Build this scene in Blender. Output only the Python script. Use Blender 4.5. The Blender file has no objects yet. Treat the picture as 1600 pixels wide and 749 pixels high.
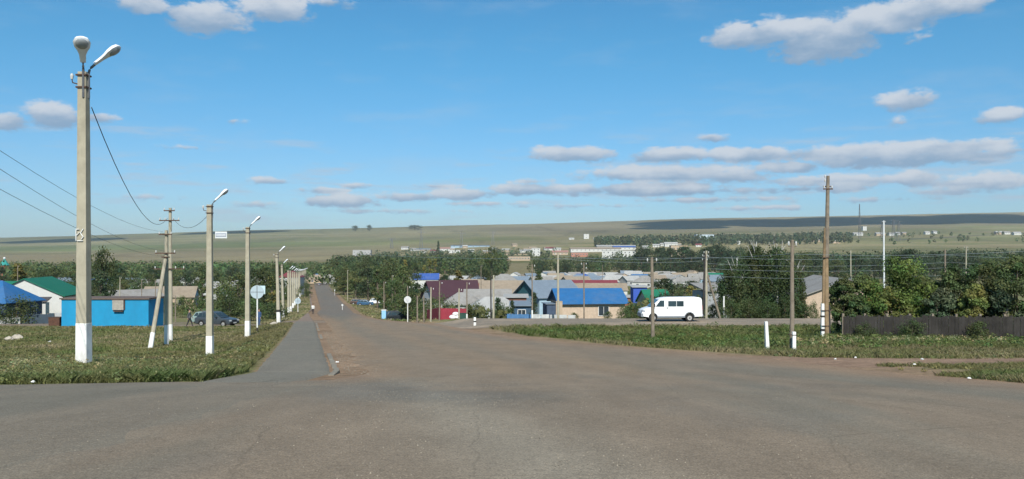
import bpy, bmesh, math, random
import numpy as np
from mathutils import Vector, Matrix
C = bpy.context; D = bpy.data; S = C.scene; COL = S.collection
R = math.radians
# ------------------------------------------------------------------ camera
EYE = 1.62; F = 1300.0; HZ = 400.0
cam_d = D.cameras.new("camera"); cam = D.objects.new("camera", cam_d); COL.objects.link(cam)
cam.location = (0, 0, EYE); cam.rotation_euler = (R(90), 0, 0)
cam_d.sensor_width = 36; cam_d.lens = 36 * F / 1600; cam_d.shift_y = (HZ - 374.5) / 1600
cam_d.clip_start = .1; cam_d.clip_end = 30000
S.camera = cam
# ------------------------------------------------------------------ sun, sky, exposure
SUN_EL = 40.0; SUN_SX = .077
sl = D.lights.new("sun", 'SUN'); sl.energy = 4.7; sl.angle = R(.53); sl.color = (1, .95, .87)
so = D.objects.new("sun", sl); COL.objects.link(so)
ce = math.cos(R(SUN_EL)); so.rotation_euler = Vector((-SUN_SX * ce, ce, -math.sin(R(SUN_EL)))).to_track_quat('-Z', 'Y').to_euler()
so.location = (0, -50, 60)
S.view_settings.view_transform = 'Standard'; S.view_settings.look = 'None'
S.view_settings.gamma = 1; S.view_settings.exposure = 0.35; S.view_settings.use_curve_mapping = False
W = D.worlds.new("World"); S.world = W; W.use_nodes = True
nt = W.node_tree; nt.nodes.clear()
def N(t, **k):
    n = nt.nodes.new(t)
    for a, b in k.items(): setattr(n, a, b)
    return n
def L(a, b): nt.links.new(a, b)
def M_(op, a, b=None, c=None, clamp=False):
    n = N('ShaderNodeMath', operation=op, use_clamp=clamp)
    for i, v in enumerate((a, b, c)):
        if v is None: continue
        if isinstance(v, (int, float)): n.inputs[i].default_value = v
        else: L(v, n.inputs[i])
    return n.outputs[0]
def V_(op, a, b=None, out=0):
    n = N('ShaderNodeVectorMath', operation=op)
    for i, v in enumerate((a, b)):
        if v is None: continue
        if isinstance(v, tuple): n.inputs[i].default_value = v
        else: L(v, n.inputs[i])
    return n.outputs[out]
def mixc(f, a, b):
    n = N('ShaderNodeMix', data_type='RGBA')
    for i, v in ((0, f), (6, a), (7, b)):
        if isinstance(v, (int, float)): n.inputs[i].default_value = v
        elif isinstance(v, tuple): n.inputs[i].default_value = (v + (1,))[:4]
        else: L(v, n.inputs[i])
    return n.outputs[2]
def sstep(v, lo, hi):
    n = N('ShaderNodeMapRange', interpolation_type='SMOOTHSTEP')
    L(v, n.inputs[0]); n.inputs[1].default_value = lo; n.inputs[2].default_value = hi
    return n.outputs[0]
tc = N('ShaderNodeTexCoord'); sep = N('ShaderNodeSeparateXYZ'); L(tc.outputs['Generated'], sep.inputs[0])
az = M_('ARCTAN2', sep.outputs[0], sep.outputs[1]); el = M_('ARCSINE', sep.outputs[2])
cb = N('ShaderNodeCombineXYZ'); L(az, cb.inputs[0]); L(el, cb.inputs[1]); AE = cb.outputs[0]
sky = N('ShaderNodeTexSky', sky_type='NISHITA'); sky.sun_disc = False
sky.sun_elevation = R(SUN_EL); sky.sun_rotation = math.atan2(SUN_SX, -1); sky.altitude = 150
sky.air_density = 1.0; sky.dust_density = .5; sky.ozone_density = 1.6
def nz(scale, detail, rough, sx, sy, off=0.0):
    mp = N('ShaderNodeMapping'); L(AE, mp.inputs[0]); mp.inputs[3].default_value = (sx, sy, 1); mp.inputs[1].default_value = (off, off, off)
    n = N('ShaderNodeTexNoise'); L(mp.outputs[0], n.inputs[0]); n.inputs['Scale'].default_value = scale
    n.inputs['Detail'].default_value = detail; n.inputs['Roughness'].default_value = rough
    return n.outputs[0]
n1 = nz(22, 7, .58, 1, 2.0); n2 = nz(70, 4, .6, 1, 1.8, 3.1); n3 = nz(9, 5, .6, 1, 7, 7.7)
# cloud list in photograph pixels: centre x, centre y, half width, half height, density
CL = [(318, 28, 72, 22, .95), (230, 6, 48, 14, .8), (430, 14, 62, 20, .8), (520, 4, 40, 9, .6),
      (85, 180, 50, 17, 1.0), (14, 190, 34, 13, .9), (150, 184, 38, 9, .7),
      (1160, 55, 62, 20, .85), (1290, 62, 90, 28, 1.0), (1230, 50, 110, 22, .9), (1380, 30, 90, 22, .95), (1470, 8, 90, 18, .85), (1440, 58, 46, 10, .35),
      (1420, 156, 54, 15, .72), (1404, 192, 24, 9, .5), (1570, 180, 50, 11, .65), (1112, 215, 28, 8, .6), 
      (895, 241, 66, 17, .75), (1045, 243, 62, 14, .85), (1170, 242, 70, 15, .9), (1195, 236, 26, 12, .7), (1330, 240, 140, 16, .85), (1470, 232, 130, 15, .8), (1400, 250, 150, 14, .9), (1580, 236, 60, 8, .5),
      (1230, 262, 60, 12, .8), (1050, 272, 130, 17, .85), (1150, 278, 60, 14, .75), (1010, 296, 130, 13, .95), (1120, 298, 90, 9, .6), (1290, 284, 110, 13, .75), (1432, 278, 34, 14, .9), (1540, 285, 90, 17, .75), (1250, 296, 100, 9, .6),
      (830, 296, 62, 12, .85), (830, 284, 40, 8, .55), (720, 304, 50, 11, .9), (640, 308, 70, 10, .65), (532, 315, 60, 13, .85), (500, 298, 36, 8, .7), (556, 290, 30, 6, .5), (683, 291, 46, 5, .45),
      (421, 283, 32, 8, .65), (400, 320, 60, 9, .45), (240, 308, 60, 9, .4), (300, 231, 60, 5, .33), (365, 189, 22, 6, .35),
      (1190, 325, 120, 6, .4), (1100, 312, 150, 7, .5), (1380, 312, 140, 7, .45), (600, 330, 130, 6, .45), (760, 318, 90, 6, .45), (1480, 300, 120, 8, .5), (900, 322, 160, 6, .35)]
Ssum = Wsum = None; den = None
for (cx, cy, hw, hh, dn) in CL:
    a0 = math.atan((cx - 800) / F); e0 = math.atan((HZ - cy) / F * math.cos(a0))
    ra = hw / F * math.cos(a0) ** 2 * (1.4 if cy < 210 else 1.65); re = hh / F * (1.5 if cy < 210 else 1.22)
    v = V_('MULTIPLY', V_('SUBTRACT', AE, (a0, e0, 0)), (1 / ra, 1 / re, 0))
    w = M_('MAXIMUM', M_('MULTIPLY_ADD', V_('LENGTH', v, out=1), -dn, dn), 0.0)
    sp = N('ShaderNodeSeparateXYZ'); L(v, sp.inputs[0])
    sy = M_('MULTIPLY', w, sp.outputs[1])
    if Wsum is None: Wsum, Ssum, den = w, sy, w
    else: Wsum = M_('ADD', Wsum, w); Ssum = M_('ADD', Ssum, sy); den = M_('MAXIMUM', den, w)
dd = M_('ADD', den, M_('MULTIPLY', M_('SUBTRACT', n1, .5), 1.15))
dd = M_('ADD', dd, M_('MULTIPLY', M_('SUBTRACT', n2, .5), .62))
cover = M_('MULTIPLY', sstep(dd, .16, .48), sstep(den, 0.0, .18))
# thin stratus streaks low over the hills
low = M_('MULTIPLY', M_('MULTIPLY', sstep(n3, .50, .74), sstep(el, .01, .06)), M_('SUBTRACT', 1.0, sstep(el, .09, .2)))
cirr = M_('MULTIPLY', sstep(nz(5, 6, .6, 1.2, 5, 11.), .5, .8), .26)
low = M_('MAXIMUM', M_('MULTIPLY', low, .75), cirr)
shade = M_('DIVIDE', Ssum, M_('MAXIMUM', Wsum, .02))
shade = M_('ADD', M_('MULTIPLY', shade, .95), M_('MULTIPLY', M_('SUBTRACT', n1, .5), 1.6))
shade = sstep(shade, -.5, .5)
ccol = mixc(shade, (2.7, 4.0, 5.7), (6.7, 7.2, 7.9))
# the clear sky, a little deeper and more cyan than the model's
hs = N('ShaderNodeHueSaturation'); hs.inputs['Saturation'].default_value = 1.12; hs.inputs['Value'].default_value = 1.0
L(sky.outputs[0], hs.inputs['Color'])
tint = N('ShaderNodeMix', data_type='RGBA', blend_type='MULTIPLY'); tint.inputs[0].default_value = 1; L(hs.outputs[0], tint.inputs[6]); L(mixc(sstep(el, .02, .27), (.64, .89, 1.20), (.48, 1.09, 1.26)), tint.inputs[7])
c1 = mixc(low, tint.outputs[2], (4.9, 6.0, 7.3)); c2 = mixc(M_('MULTIPLY', cover, .93), c1, ccol)
bg = N('ShaderNodeBackground'); L(c2, bg.inputs[0]); bg.inputs[1].default_value = .075
wo = N('ShaderNodeOutputWorld'); L(bg.outputs[0], wo.inputs[0])
HAZE = 5.3e-5
S.cycles.use_denoising = True; S.cycles.max_bounces = 6; S.cycles.diffuse_bounces = 3; S.cycles.volume_bounces = 1
S.cycles.transparent_max_bounces = 6; S.cycles.use_adaptive_sampling = True; S.cycles.adaptive_threshold = .02

# ------------------------------------------------------------------ helpers
_m = {}
def mat(name, col, rough=.85, var=.18, scale=3.0, bump=.15, metal=0.0, dirt=None, dirt_amt=.0, stripes=None, spec=.3):
    key = name
    if key in _m: return _m[key]
    m = D.materials.new(name); m.use_nodes = True; t = m.node_tree; b = t.nodes['Principled BSDF']
    b.inputs['Roughness'].default_value = rough; b.inputs['Metallic'].default_value = metal; b.inputs['Specular IOR Level'].default_value = spec
    tc = t.nodes.new('ShaderNodeTexCoord'); n = t.nodes.new('ShaderNodeTexNoise')
    n.inputs['Scale'].default_value = scale; n.inputs['Detail'].default_value = 6; n.inputs['Roughness'].default_value = .65
    t.links.new(tc.outputs['Object'], n.inputs[0])
    r = t.nodes.new('ShaderNodeValToRGB'); e = r.color_ramp.elements
    e[0].position = .3; e[1].position = .7
    e[0].color = [c * (1 - var) for c in col[:3]] + [1]; e[1].color = [min(1, c * (1 + var)) for c in col[:3]] + [1]
    t.links.new(n.outputs[0], r.inputs[0]); out = r.outputs[0]
    if dirt:
        n2 = t.nodes.new('ShaderNodeTexNoise'); n2.inputs['Scale'].default_value = scale * .35; n2.inputs['Detail'].default_value = 8; n2.inputs['Roughness'].default_value = .7
        mp = t.nodes.new('ShaderNodeMapping'); mp.inputs[3].default_value = (1, 1, .35); t.links.new(tc.outputs['Object'], mp.inputs[0]); t.links.new(mp.outputs[0], n2.inputs[0])
        mr = t.nodes.new('ShaderNodeMapRange'); mr.inputs[1].default_value = .48; mr.inputs[2].default_value = .68; mr.inputs[4].default_value = dirt_amt
        t.links.new(n2.outputs[0], mr.inputs[0])
        mx = t.nodes.new('ShaderNodeMix'); mx.data_type = 'RGBA'; t.links.new(mr.outputs[0], mx.inputs[0]); t.links.new(out, mx.inputs[6]); mx.inputs[7].default_value = (*dirt, 1); out = mx.outputs[2]
    bp = t.nodes.new('ShaderNodeBump'); bp.inputs['Strength'].default_value = bump; bp.inputs['Distance'].default_value = .03
    src = n.outputs[0]
    if stripes:
        axis, freq = stripes
        w = t.nodes.new('ShaderNodeTexWave'); w.bands_direction = axis; w.inputs['Scale'].default_value = freq; w.inputs['Distortion'].default_value = .4; w.inputs['Detail Scale'].default_value = .6
        t.links.new(tc.outputs['Object'], w.inputs[0])
        mx = t.nodes.new('ShaderNodeMix'); mx.data_type = 'RGBA'; mx.blend_type = 'MULTIPLY'; mx.inputs[0].default_value = .35
        t.links.new(out, mx.inputs[6]); t.links.new(w.outputs['Color'], mx.inputs[7]); out = mx.outputs[2]
        src = w.outputs['Fac']; bp.inputs['Strength'].default_value = .5
    t.links.new(src, bp.inputs['Height']); t.links.new(bp.outputs[0], b.inputs['Normal'])
    t.links.new(out, b.inputs['Base Color'])
    _m[key] = m; return m
def glassy(name, col=(.03, .04, .05), rough=.12):
    if name in _m: return _m[name]
    m = D.materials.new(name); m.use_nodes = True; b = m.node_tree.nodes['Principled BSDF']
    n = m.node_tree.nodes.new('ShaderNodeTexNoise'); n.inputs['Scale'].default_value = 2
    mx = m.node_tree.nodes.new('ShaderNodeMix'); mx.data_type = 'RGBA'; m.node_tree.links.new(n.outputs[0], mx.inputs[0])
    mx.inputs[6].default_value = (*[c * .7 for c in col], 1); mx.inputs[7].default_value = (*[c * 1.4 for c in col], 1)
    m.node_tree.links.new(mx.outputs[2], b.inputs['Base Color']); b.inputs['Roughness'].default_value = rough
    _m[name] = m; return m

class MB:
    def __init__(s): s.v = []; s.f = []; s.mi = []; s.cur = 0; s.M = Matrix.Identity(4)
    def add(s, vs, fs):
        o = len(s.v); s.v += [tuple(s.M @ Vector(v)) for v in vs]; s.f += [tuple(i + o for i in f) for f in fs]; s.mi += [s.cur] * len(fs)
        return s
    def box(s, c, d, rz=0.0, taper=1.0):
        x, y, z = (a / 2 for a in d); co, si = math.cos(rz), math.sin(rz); vs = []
        for k in (-1, 1):
            q = 1 if k < 0 else taper
            for a, b in ((-1, -1), (1, -1), (1, 1), (-1, 1)):
                px, py = a * x * q, b * y * q; vs.append((c[0] + px * co - py * si, c[1] + px * si + py * co, c[2] + k * z))
        return s.add(vs, [(3, 2, 1, 0), (4, 5, 6, 7), (0, 1, 5, 4), (1, 2, 6, 5), (2, 3, 7, 6), (3, 0, 4, 7)])
    def tube(s, pts, rad, n=8, caps=True):
        pts = [Vector(p) for p in pts]; rad = rad if isinstance(rad, (list, tuple)) else [rad] * len(pts); vs = []; fs = []
        for i, p in enumerate(pts):
            d = (pts[min(i + 1, len(pts) - 1)] - pts[max(i - 1, 0)]).normalized()
            a = d.cross(Vector((0, 0, 1)) if abs(d.z) < .9 else Vector((1, 0, 0))).normalized(); b = d.cross(a)
            for k in range(n):
                t = 2 * math.pi * (k + .5) / n; vs.append(p + (a * math.cos(t) + b * math.sin(t)) * rad[i])
        for i in range(len(pts) - 1):
            for k in range(n): fs.append((i * n + k, (i + 1) * n + k, (i + 1) * n + (k + 1) % n, i * n + (k + 1) % n))
        if caps: fs += [tuple(range(n)), tuple(reversed(range((len(pts) - 1) * n, len(pts) * n)))]
        return s.add(vs, fs)
    def prism(s, prof, y0, y1, s1=1.0):   # profile in x,z extruded along y
        n = len(prof); vs = [(x, y0, z) for x, z in prof] + [(x, y1, z) for x, z in prof]
        return s.add(vs, [tuple(range(n)), tuple(reversed(range(n, 2 * n)))] + [(i, i + n, (i + 1) % n + n, (i + 1) % n) for i in range(n)])
    def sphere(s, c, r, n=10, m=7):
        r = r if isinstance(r, tuple) else (r, r, r); vs = [(c[0], c[1], c[2] - r[2])]; fs = []
        for j in range(1, m):
            p = -math.pi / 2 + math.pi * j / m
            for k in range(n): t = 2 * math.pi * k / n; vs.append((c[0] + r[0] * math.cos(p) * math.cos(t), c[1] + r[1] * math.cos(p) * math.sin(t), c[2] + r[2] * math.sin(p)))
        vs.append((c[0], c[1], c[2] + r[2])); l = len(vs) - 1
        for k in range(n):
            fs.append((0, 1 + (k + 1) % n, 1 + k)); b = 1 + (m - 2) * n; fs.append((l, b + k, b + (k + 1) % n))
            for j in range(m - 2): q = 1 + j * n; fs.append((q + k, q + (k + 1) % n, q + n + (k + 1) % n, q + n + k))
        return s.add(vs, fs)
    def build(s, name, mats, parent=None, bevel=0.0, smooth=False, loc=None, rz=None):
        me = D.meshes.new(name); me.from_pydata(s.v, [], s.f)
        for m in (mats if isinstance(mats, (list, tuple)) else [mats]): me.materials.append(m)
        me.polygons.foreach_set('material_index', s.mi)
        bm = bmesh.new(); bm.from_mesh(me)
        bmesh.ops.recalc_face_normals(bm, faces=bm.faces)
        if bevel:
            es = [e for e in bm.edges if len(e.link_faces) == 2 and e.calc_face_angle(0) > .5]
            bmesh.ops.bevel(bm, geom=es, offset=bevel, segments=2, affect='EDGES', clamp_overlap=True, profile=.6)
        bm.to_mesh(me); bm.free()
        if smooth:
            me.polygons.foreach_set('use_smooth', [True] * len(me.polygons)); me.set_sharp_from_angle(angle=R(38))
        o = D.objects.new(name, me); COL.objects.link(o)
        if parent: o.parent = parent
        if loc: o.location = loc
        if rz is not None: o.rotation_euler.z = rz
        return o
def tag(o, label=None, cat=None, group=None, kind=None):
    if label: o['label'] = label
    if cat: o['category'] = cat
    if group: o['group'] = group
    if kind: o['kind'] = kind
    return o
def empty(name, loc, rz=0, label=None, cat=None, group=None):
    o = D.objects.new(name, None); COL.objects.link(o); o.location = loc; o.rotation_euler = (0, 0, rz); o.empty_display_size = .3
    return tag(o, label, cat, group)
KIDS = {}
def copy_tree(o, loc=None, rz=None, scale=None, label=None, group=None, parent=None):
    c = o.copy(); COL.objects.link(c)
    if parent is not None: c.parent = parent
    if loc is not None: c.location = loc
    if rz is not None: c.rotation_euler.z = rz
    if scale is not None: c.scale = scale if isinstance(scale, tuple) else (scale,) * 3
    if label: c['label'] = label
    if group: c['group'] = group
    for ch in list(o.children): copy_tree(ch, parent=c)
    return c
def fast_mesh(name, V, Fc, mats, col=None, smooth=False, mi=None):
    me = D.meshes.new(name); V = np.asarray(V, np.float32); Fc = np.asarray(Fc, np.int32); k = Fc.shape[1]
    me.vertices.add(len(V)); me.vertices.foreach_set('co', V.ravel())
    me.loops.add(Fc.size); me.loops.foreach_set('vertex_index', Fc.ravel())
    me.polygons.add(len(Fc)); me.polygons.foreach_set('loop_start', np.arange(0, Fc.size, k, dtype=np.int32))
    for m in (mats if isinstance(mats, (list, tuple)) else [mats]): me.materials.append(m)
    if smooth: me.polygons.foreach_set('use_smooth', np.ones(len(Fc), bool))
    if mi is not None: me.polygons.foreach_set('material_index', mi)
    me.update(calc_edges=True)
    if col is not None:
        a = me.color_attributes.new('col', 'FLOAT_COLOR', 'POINT'); c4 = np.ones((len(V), 4), np.float32); c4[:, :3] = col; a.data.foreach_set('color', c4.ravel())
    return me
def link(name, me, parent=None, loc=None):
    o = D.objects.new(name, me); COL.objects.link(o)
    if parent: o.parent = parent
    if loc: o.location = loc
    return o
# numpy value noise
def _h(i, j, s): 
    n = (i * 374761393 + j * 668265263 + s * 1442695041) & 0xffffffff
    n = ((n ^ (n >> 13)) * 1274126177) & 0xffffffff
    return ((n ^ (n >> 16)) & 0xffff) / 65535.0
def vnoise(x, y, s=0):
    xi = np.floor(x).astype(np.int64); yi = np.floor(y).astype(np.int64); fx = x - xi; fy = y - yi
    fx = fx * fx * (3 - 2 * fx); fy = fy * fy * (3 - 2 * fy)
    return (_h(xi, yi, s) * (1 - fx) + _h(xi + 1, yi, s) * fx) * (1 - fy) + (_h(xi, yi + 1, s) * (1 - fx) + _h(xi + 1, yi + 1, s) * fx) * fy
def fbm(x, y, o=4, s=0):
    r = 0; a = .5; t = 0
    for k in range(o): r = r + a * vnoise(x * 2 ** k, y * 2 ** k, s + k * 17); t += a; a *= .55
    return r / t
def ss(v, a, b):
    t = np.clip((v - a) / (b - a), 0, 1); return t * t * (3 - 2 * t)

# ------------------------------------------------------------------ terrain height
YU = np.linspace(math.log(3 + 10), math.log(12000 + 10), 2400)
def table(pts):
    y = np.array([p[0] for p in pts], float); h = np.array([p[1] for p in pts], float)
    Y = np.exp(YU) - 10; t = np.interp(Y, y, h); k = np.exp(-np.linspace(-2.5, 2.5, 61) ** 2); k /= k.sum()
    return np.convolve(np.pad(t, 30, 'edge'), k, 'valid')
ROWS_Y = [450, 600, 800, 1000, 1300, 1700, 2200, 3000, 4000, 5500, 7000, 9000, 12000]
ROWS = {-.615: [446, 437, 429, 421, 413, 407, 402, 395, 385, 371, 377, 384, 390],
        -.27: [446, 437, 429, 421, 412, 405, 397, 388, 376, 358, 365, 375, 382],
        0.: [446, 436, 427, 418, 406, 396, 386, 376, 366, 350, 357, 368, 376],
        .27: [446, 436, 426, 415, 402, 391, 381, 370, 358, 340, 347, 360, 370],
        .615: [444, 432, 419, 408, 396, 386, 376, 364, 350, 331, 339, 354, 365]}
nearH = [(0, 1.62), (3, 1.62), (6, 1.66), (10, 1.98), (14, 2.35), (18, 2.78), (22, 3.12), (29, 3.6), (39, 4.25), (50, 4.95), (60, 5.55), (75, 6.35), (83, 6.75), (102, 7.8), (147, 10.2), (184, 11.9), (240, 13.3), (300, 14.2)]
nearL = nearH[:6] + [(24, 3.17), (30, 3.88), (35, 4.5), (44.7, 5.66), (52, 6.0), (65, 6.45), (75, 6.85), (83, 7.1), (88, 7.4), (102, 8.3), (131, 9.95), (150, 10.9), (184, 12.1), (240, 13.3), (300, 14.2)]
nearR = nearH[:6] + [(22, 3.05), (26, 3.35), (31, 3.75), (36, 4.15), (43, 4.6), (49, 4.9), (56, 5.35), (62, 5.68), (67, 5.72), (75, 5.98), (82, 6.15), (90, 7.0), (100, 8.0), (120, 9.5), (150, 11.1), (184, 12.3), (240, 13.3), (300, 14.2)]
TT = sorted(ROWS); FAR = []
for t in TT: FAR.append([(y, (r - HZ) / F * y) for y, r in zip(ROWS_Y, ROWS[t])])
TH = [table(nearH + f) for f in FAR]; dL = table(nearL + FAR[2]) - TH[2]; dR = table(nearR + FAR[2]) - TH[2]
def x_pathL(Y): return np.interp(Y, [0, 22, 83, 184, 450, 900], [-6.8, -6.9, -21.8, -44.5, -110, -222])
def x_pathR(Y): return np.interp(Y, [0, 22, 83, 150, 184, 450, 900], [-4.7, -4.7, -19.6, -36.8, -44, -109.5, -219])
def x_roadL(Y): return np.interp(Y, [0, 18, 22, 40, 83, 150, 184, 450, 900], [-4.2, -4.2, -4.0, -8.2, -18.4, -35.2, -42.2, -107, -216])
def x_roadR(Y): return np.interp(Y, [-60, 6, 17.5, 23, 29, 41, 55, 68, 78, 88, 105, 150, 184, 450, 900], [13, 12, 10.8, 10.0, 8.9, 3.4, -1.0, -4.0, -6.5, -12, -18, -28.6, -35.8, -99.5, -208])
def Tz(X, Y):
    X = np.asarray(X, float); Y = np.asarray(Y, float); X, Y = np.broadcast_arrays(X, Y)
    Yc = np.clip(Y, 3, 12000); u = (np.log(Yc + 10) - YU[0]) / (YU[1] - YU[0]); i = np.clip(u.astype(int), 0, len(YU) - 2); f = u - i
    g = lambda t: t[i] * (1 - f) + t[i + 1] * f
    tt = np.clip(X / np.maximum(Yc, 3), TT[0], TT[-1]); hs = [g(t) for t in TH]; h = np.zeros_like(Yc)
    far = Yc > 300
    for k in range(len(TT) - 1):
        w = np.clip((tt - TT[k]) / (TT[k + 1] - TT[k]), 0, 1); sel = (tt >= TT[k]) & ((tt < TT[k + 1]) | (k == len(TT) - 2))
        w = w * w * (3 - 2 * w) * .5 + w * .5
        h = np.where(sel, hs[k] * (1 - w) + hs[k + 1] * w, h)
    wl = ss(x_pathL(Yc) - X, .3, 4.5); wr = ss(X - x_roadR(Yc), .5, 4.0)
    h = h + wl * g(dL) + wr * g(dR)
    roll = ss(Yc, 1400, 2600) * Yc * .0016 * (fbm(X / 520 + 40, Y / 700 + 9, 4, 5) - .5) * 2
    return EYE - h + roll * (1 - .6 * ss(Yc, 4700, 5600))
def z(X, Y): return float(Tz(X, Y))
def P(px, Y, dz=0.0):
    X = (px - 800) / F * Y; return (X, Y, z(X, Y) + dz)
def zat(py, Y): return EYE + (HZ - py) / F * Y
def pixx(o): return 800 + F * o.location.x / max(o.location.y, 1)
# ------------------------------------------------------------------ ground sheet
rows = [-60.]
while rows[-1] < 11500:
    y = rows[-1]; rows.append(y + (.42 if 0 < y < 60 else 2.5 if y < 0 else max(.42, (y - 60) * .012 + .42)))
ys = np.array(rows); nc = 520; tcol = np.linspace(-1, 1, nc); tcol = tcol * (.55 + .6 * tcol ** 2)
YY, TTc = np.meshgrid(ys, tcol, indexing='ij'); XX = TTc * (np.maximum(YY, -30) + 62)
ZZ = Tz(XX, YY)
def seg(X, Y): return X / np.maximum(Y, 1) * F + 800
PX = seg(XX, YY)
def lerp(a, b, w): return a * (1 - w[..., None]) + np.array(b) * w[..., None]
GREEN = (.135, .14, .055); LUSH = (.10, .15, .035); DRY = (.22, .185, .10); DIRT = (.24, .165, .105); REDD = (.20, .115, .07); TRACK = (.215, .17, .125)
n_a = fbm(XX / 3.1, YY / 4.3, 5, 1); n_b = fbm(XX / 11, YY / 9, 4, 2); n_c = fbm(XX * 1.3, YY * 1.3, 3, 3)
col = np.zeros(XX.shape + (3,)) + np.array(GREEN)
col = lerp(col, DRY, ss(n_a, .42, .7) * .75)
col = lerp(col, LUSH, ss(n_b, .55, .75) * .6)
near = 1 - ss(YY, 300, 420)
# reddish bare patches on the left field, dry grass on the bank by the path
redp = ss(fbm(XX / 5 + 3, YY / 2.2, 4, 8), .45, .62) * ss(YY, 26, 30) * (1 - ss(YY, 44, 52)) * (1 - ss(XX, -17, -13))
col = lerp(col, REDD, redp * .8)
bank = ss(XX - x_pathL(YY), -9, -3) * (XX < x_pathL(YY)) * ss(YY, 20, 26) * near
col = lerp(col, (.15, .14, .06), bank * .7)
# dirt shoulders of the main road
dl = np.abs(XX - x_pathL(YY)); dr = XX - x_roadR(YY)
sh = (1 - ss(dr, .6 + n_c, 2.6 + n_c * 1.6)) * (dr > -1) * near
col = lerp(col, DIRT, sh * .9)
mid = (XX > x_pathL(YY)) & (XX < x_roadR(YY) + .3)
col[mid] = np.array(DIRT) * 1.0
# side streets (gravelled dirt): right one with the van, left one with the car
def street(cy, hw, x0, x1, cyl=0.0):
    c = cy + cyl * XX
    return (1 - ss(np.abs(YY - c), hw - .8 + n_c * .9, hw + .8 + n_c * .9)) * ss(XX, x0 - 2, x0 + 2) * (1 - ss(XX, x1 - 2, x1 + 2))
col = lerp(col, TRACK, street(75, 6.2, -14, 46))
col = lerp(col, TRACK, street(91, 5.0, -64, -19))
col = lerp(col, TRACK, street(101, 7.5, -140, -40, .02))
# path-like track on the right foreground
c_ = 27.5 + .0 * XX - .14 * (XX - 12)
col = lerp(col, (.23, .155, .105), (1 - ss(np.abs(YY - c_), 1.8 + n_c * 1.6, 3.0 + n_c * 1.8)) * ss(XX, 7, 10))
col = lerp(col, REDD, (1 - ss(np.abs(YY - c_ + 2), 1. + n_c * 2, 2.4 + n_c * 2)) * ss(XX, 15, 19) * .6)
ditch = ss(YY, 40, 46) * (1 - ss(YY, 60, 65)) * ss(XX - x_roadR(YY), 2.5, 6); col = lerp(col, LUSH, ditch * .55 * ss(n_a, .3, .5))
# verge beyond: bare patches right of the far road
vr = ss(YY, 100, 120) * near * ss(dr, 1, 4) * (1 - ss(dr, 22, 40)); col = lerp(col, (.19, .15, .09), vr * ss(n_b, .4, .6) * .7)
# far land: meadows, stubble and steppe
farw = ss(YY, 330, 700)
s1 = fbm(XX / 260, YY / 130, 4, 21); s2 = fbm(XX / 900 + 3, YY / 260, 4, 22); s3 = fbm(XX / 1500, YY / 420 + 5, 3, 23)
fc = np.zeros_like(col) + np.array((.19, .162, .078)); fc = lerp(fc, (.135, .138, .052), ss(s1, .42, .6)); fc = lerp(fc, (.22, .19, .10), ss(s2, .5, .62))
leftw = 1 - ss(PX, 420, 900)
g1 = np.exp(-((YY - 3600 - 500 * (s3 - .5)) / 620) ** 2) * leftw; fc = lerp(fc, (.12, .15, .05), g1 * .85)
g2 = np.exp(-((YY - 2100) / 450) ** 2) * leftw; fc = lerp(fc, (.22, .18, .10), g2 * .8)
g3 = np.exp(-((YY - 2500) / 330) ** 2) * ss(PX, 380, 520) * (1 - ss(PX, 800, 1000)); fc = lerp(fc, (.185, .165, .085), g3 * .8)
top = ss(YY, 3300, 4100) * (1 - .75 * leftw); fc = lerp(fc, (.175, .148, .088), top * .75)
fc = lerp(fc, (.13, .135, .065), ss(YY, 4300, 4900) * leftw * .7)
fc = lerp(fc, (.20, .18, .11), ss(YY, 5050, 5300) * ss(PX, 1000, 1200) * .8)
rw = ss(PX, 1250, 1420); fc = lerp(fc, (.16, .16, .07), rw * ss(YY, 900, 1300) * (1 - ss(YY, 3600, 4200)) * ss(s1, .35, .5))
road_r = np.exp(-((YY - 2300 - (PX - 1400) * 3.0) / 70) ** 2) * ss(PX, 1380, 1420); fc = lerp(fc, (.07, .07, .05), road_r * .8)
for yc_, am_, wd_ in ((1500, 120, 12), (1900, 260, 22), (2480, 300, 30), (2950, 420, 26), (3700, 600, 34), (4400, 500, 30)):
    ln = np.exp(-((YY - yc_ - am_ * (fbm(XX / 1300, YY * 0 + yc_, 3, int(yc_)) - .5) * 2) / wd_) ** 2); fc = lerp(fc, (.24, .205, .12), ln * .7)
fld = np.floor(vnoise(XX / 420 + 2, YY / 520, 88) * 5) / 5; fc = fc * (.82 + .46 * fld * ss(YY, 1200, 1800))[..., None]
gul = ss(np.abs(fbm(XX / 420 + 8, YY / 900, 3, 31) - .5), .0, .03); fc = fc * (.8 + .2 * gul[..., None])
col = lerp(col, (0, 0, 0), farw) + fc * farw[..., None]
V = np.stack([XX, YY, ZZ], -1).reshape(-1, 3); nr = len(ys)
idx = np.arange(nr * nc).reshape(nr, nc); Fq = np.stack([idx[:-1, :-1], idx[:-1, 1:], idx[1:, 1:], idx[1:, :-1]], -1).reshape(-1, 4)
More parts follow.
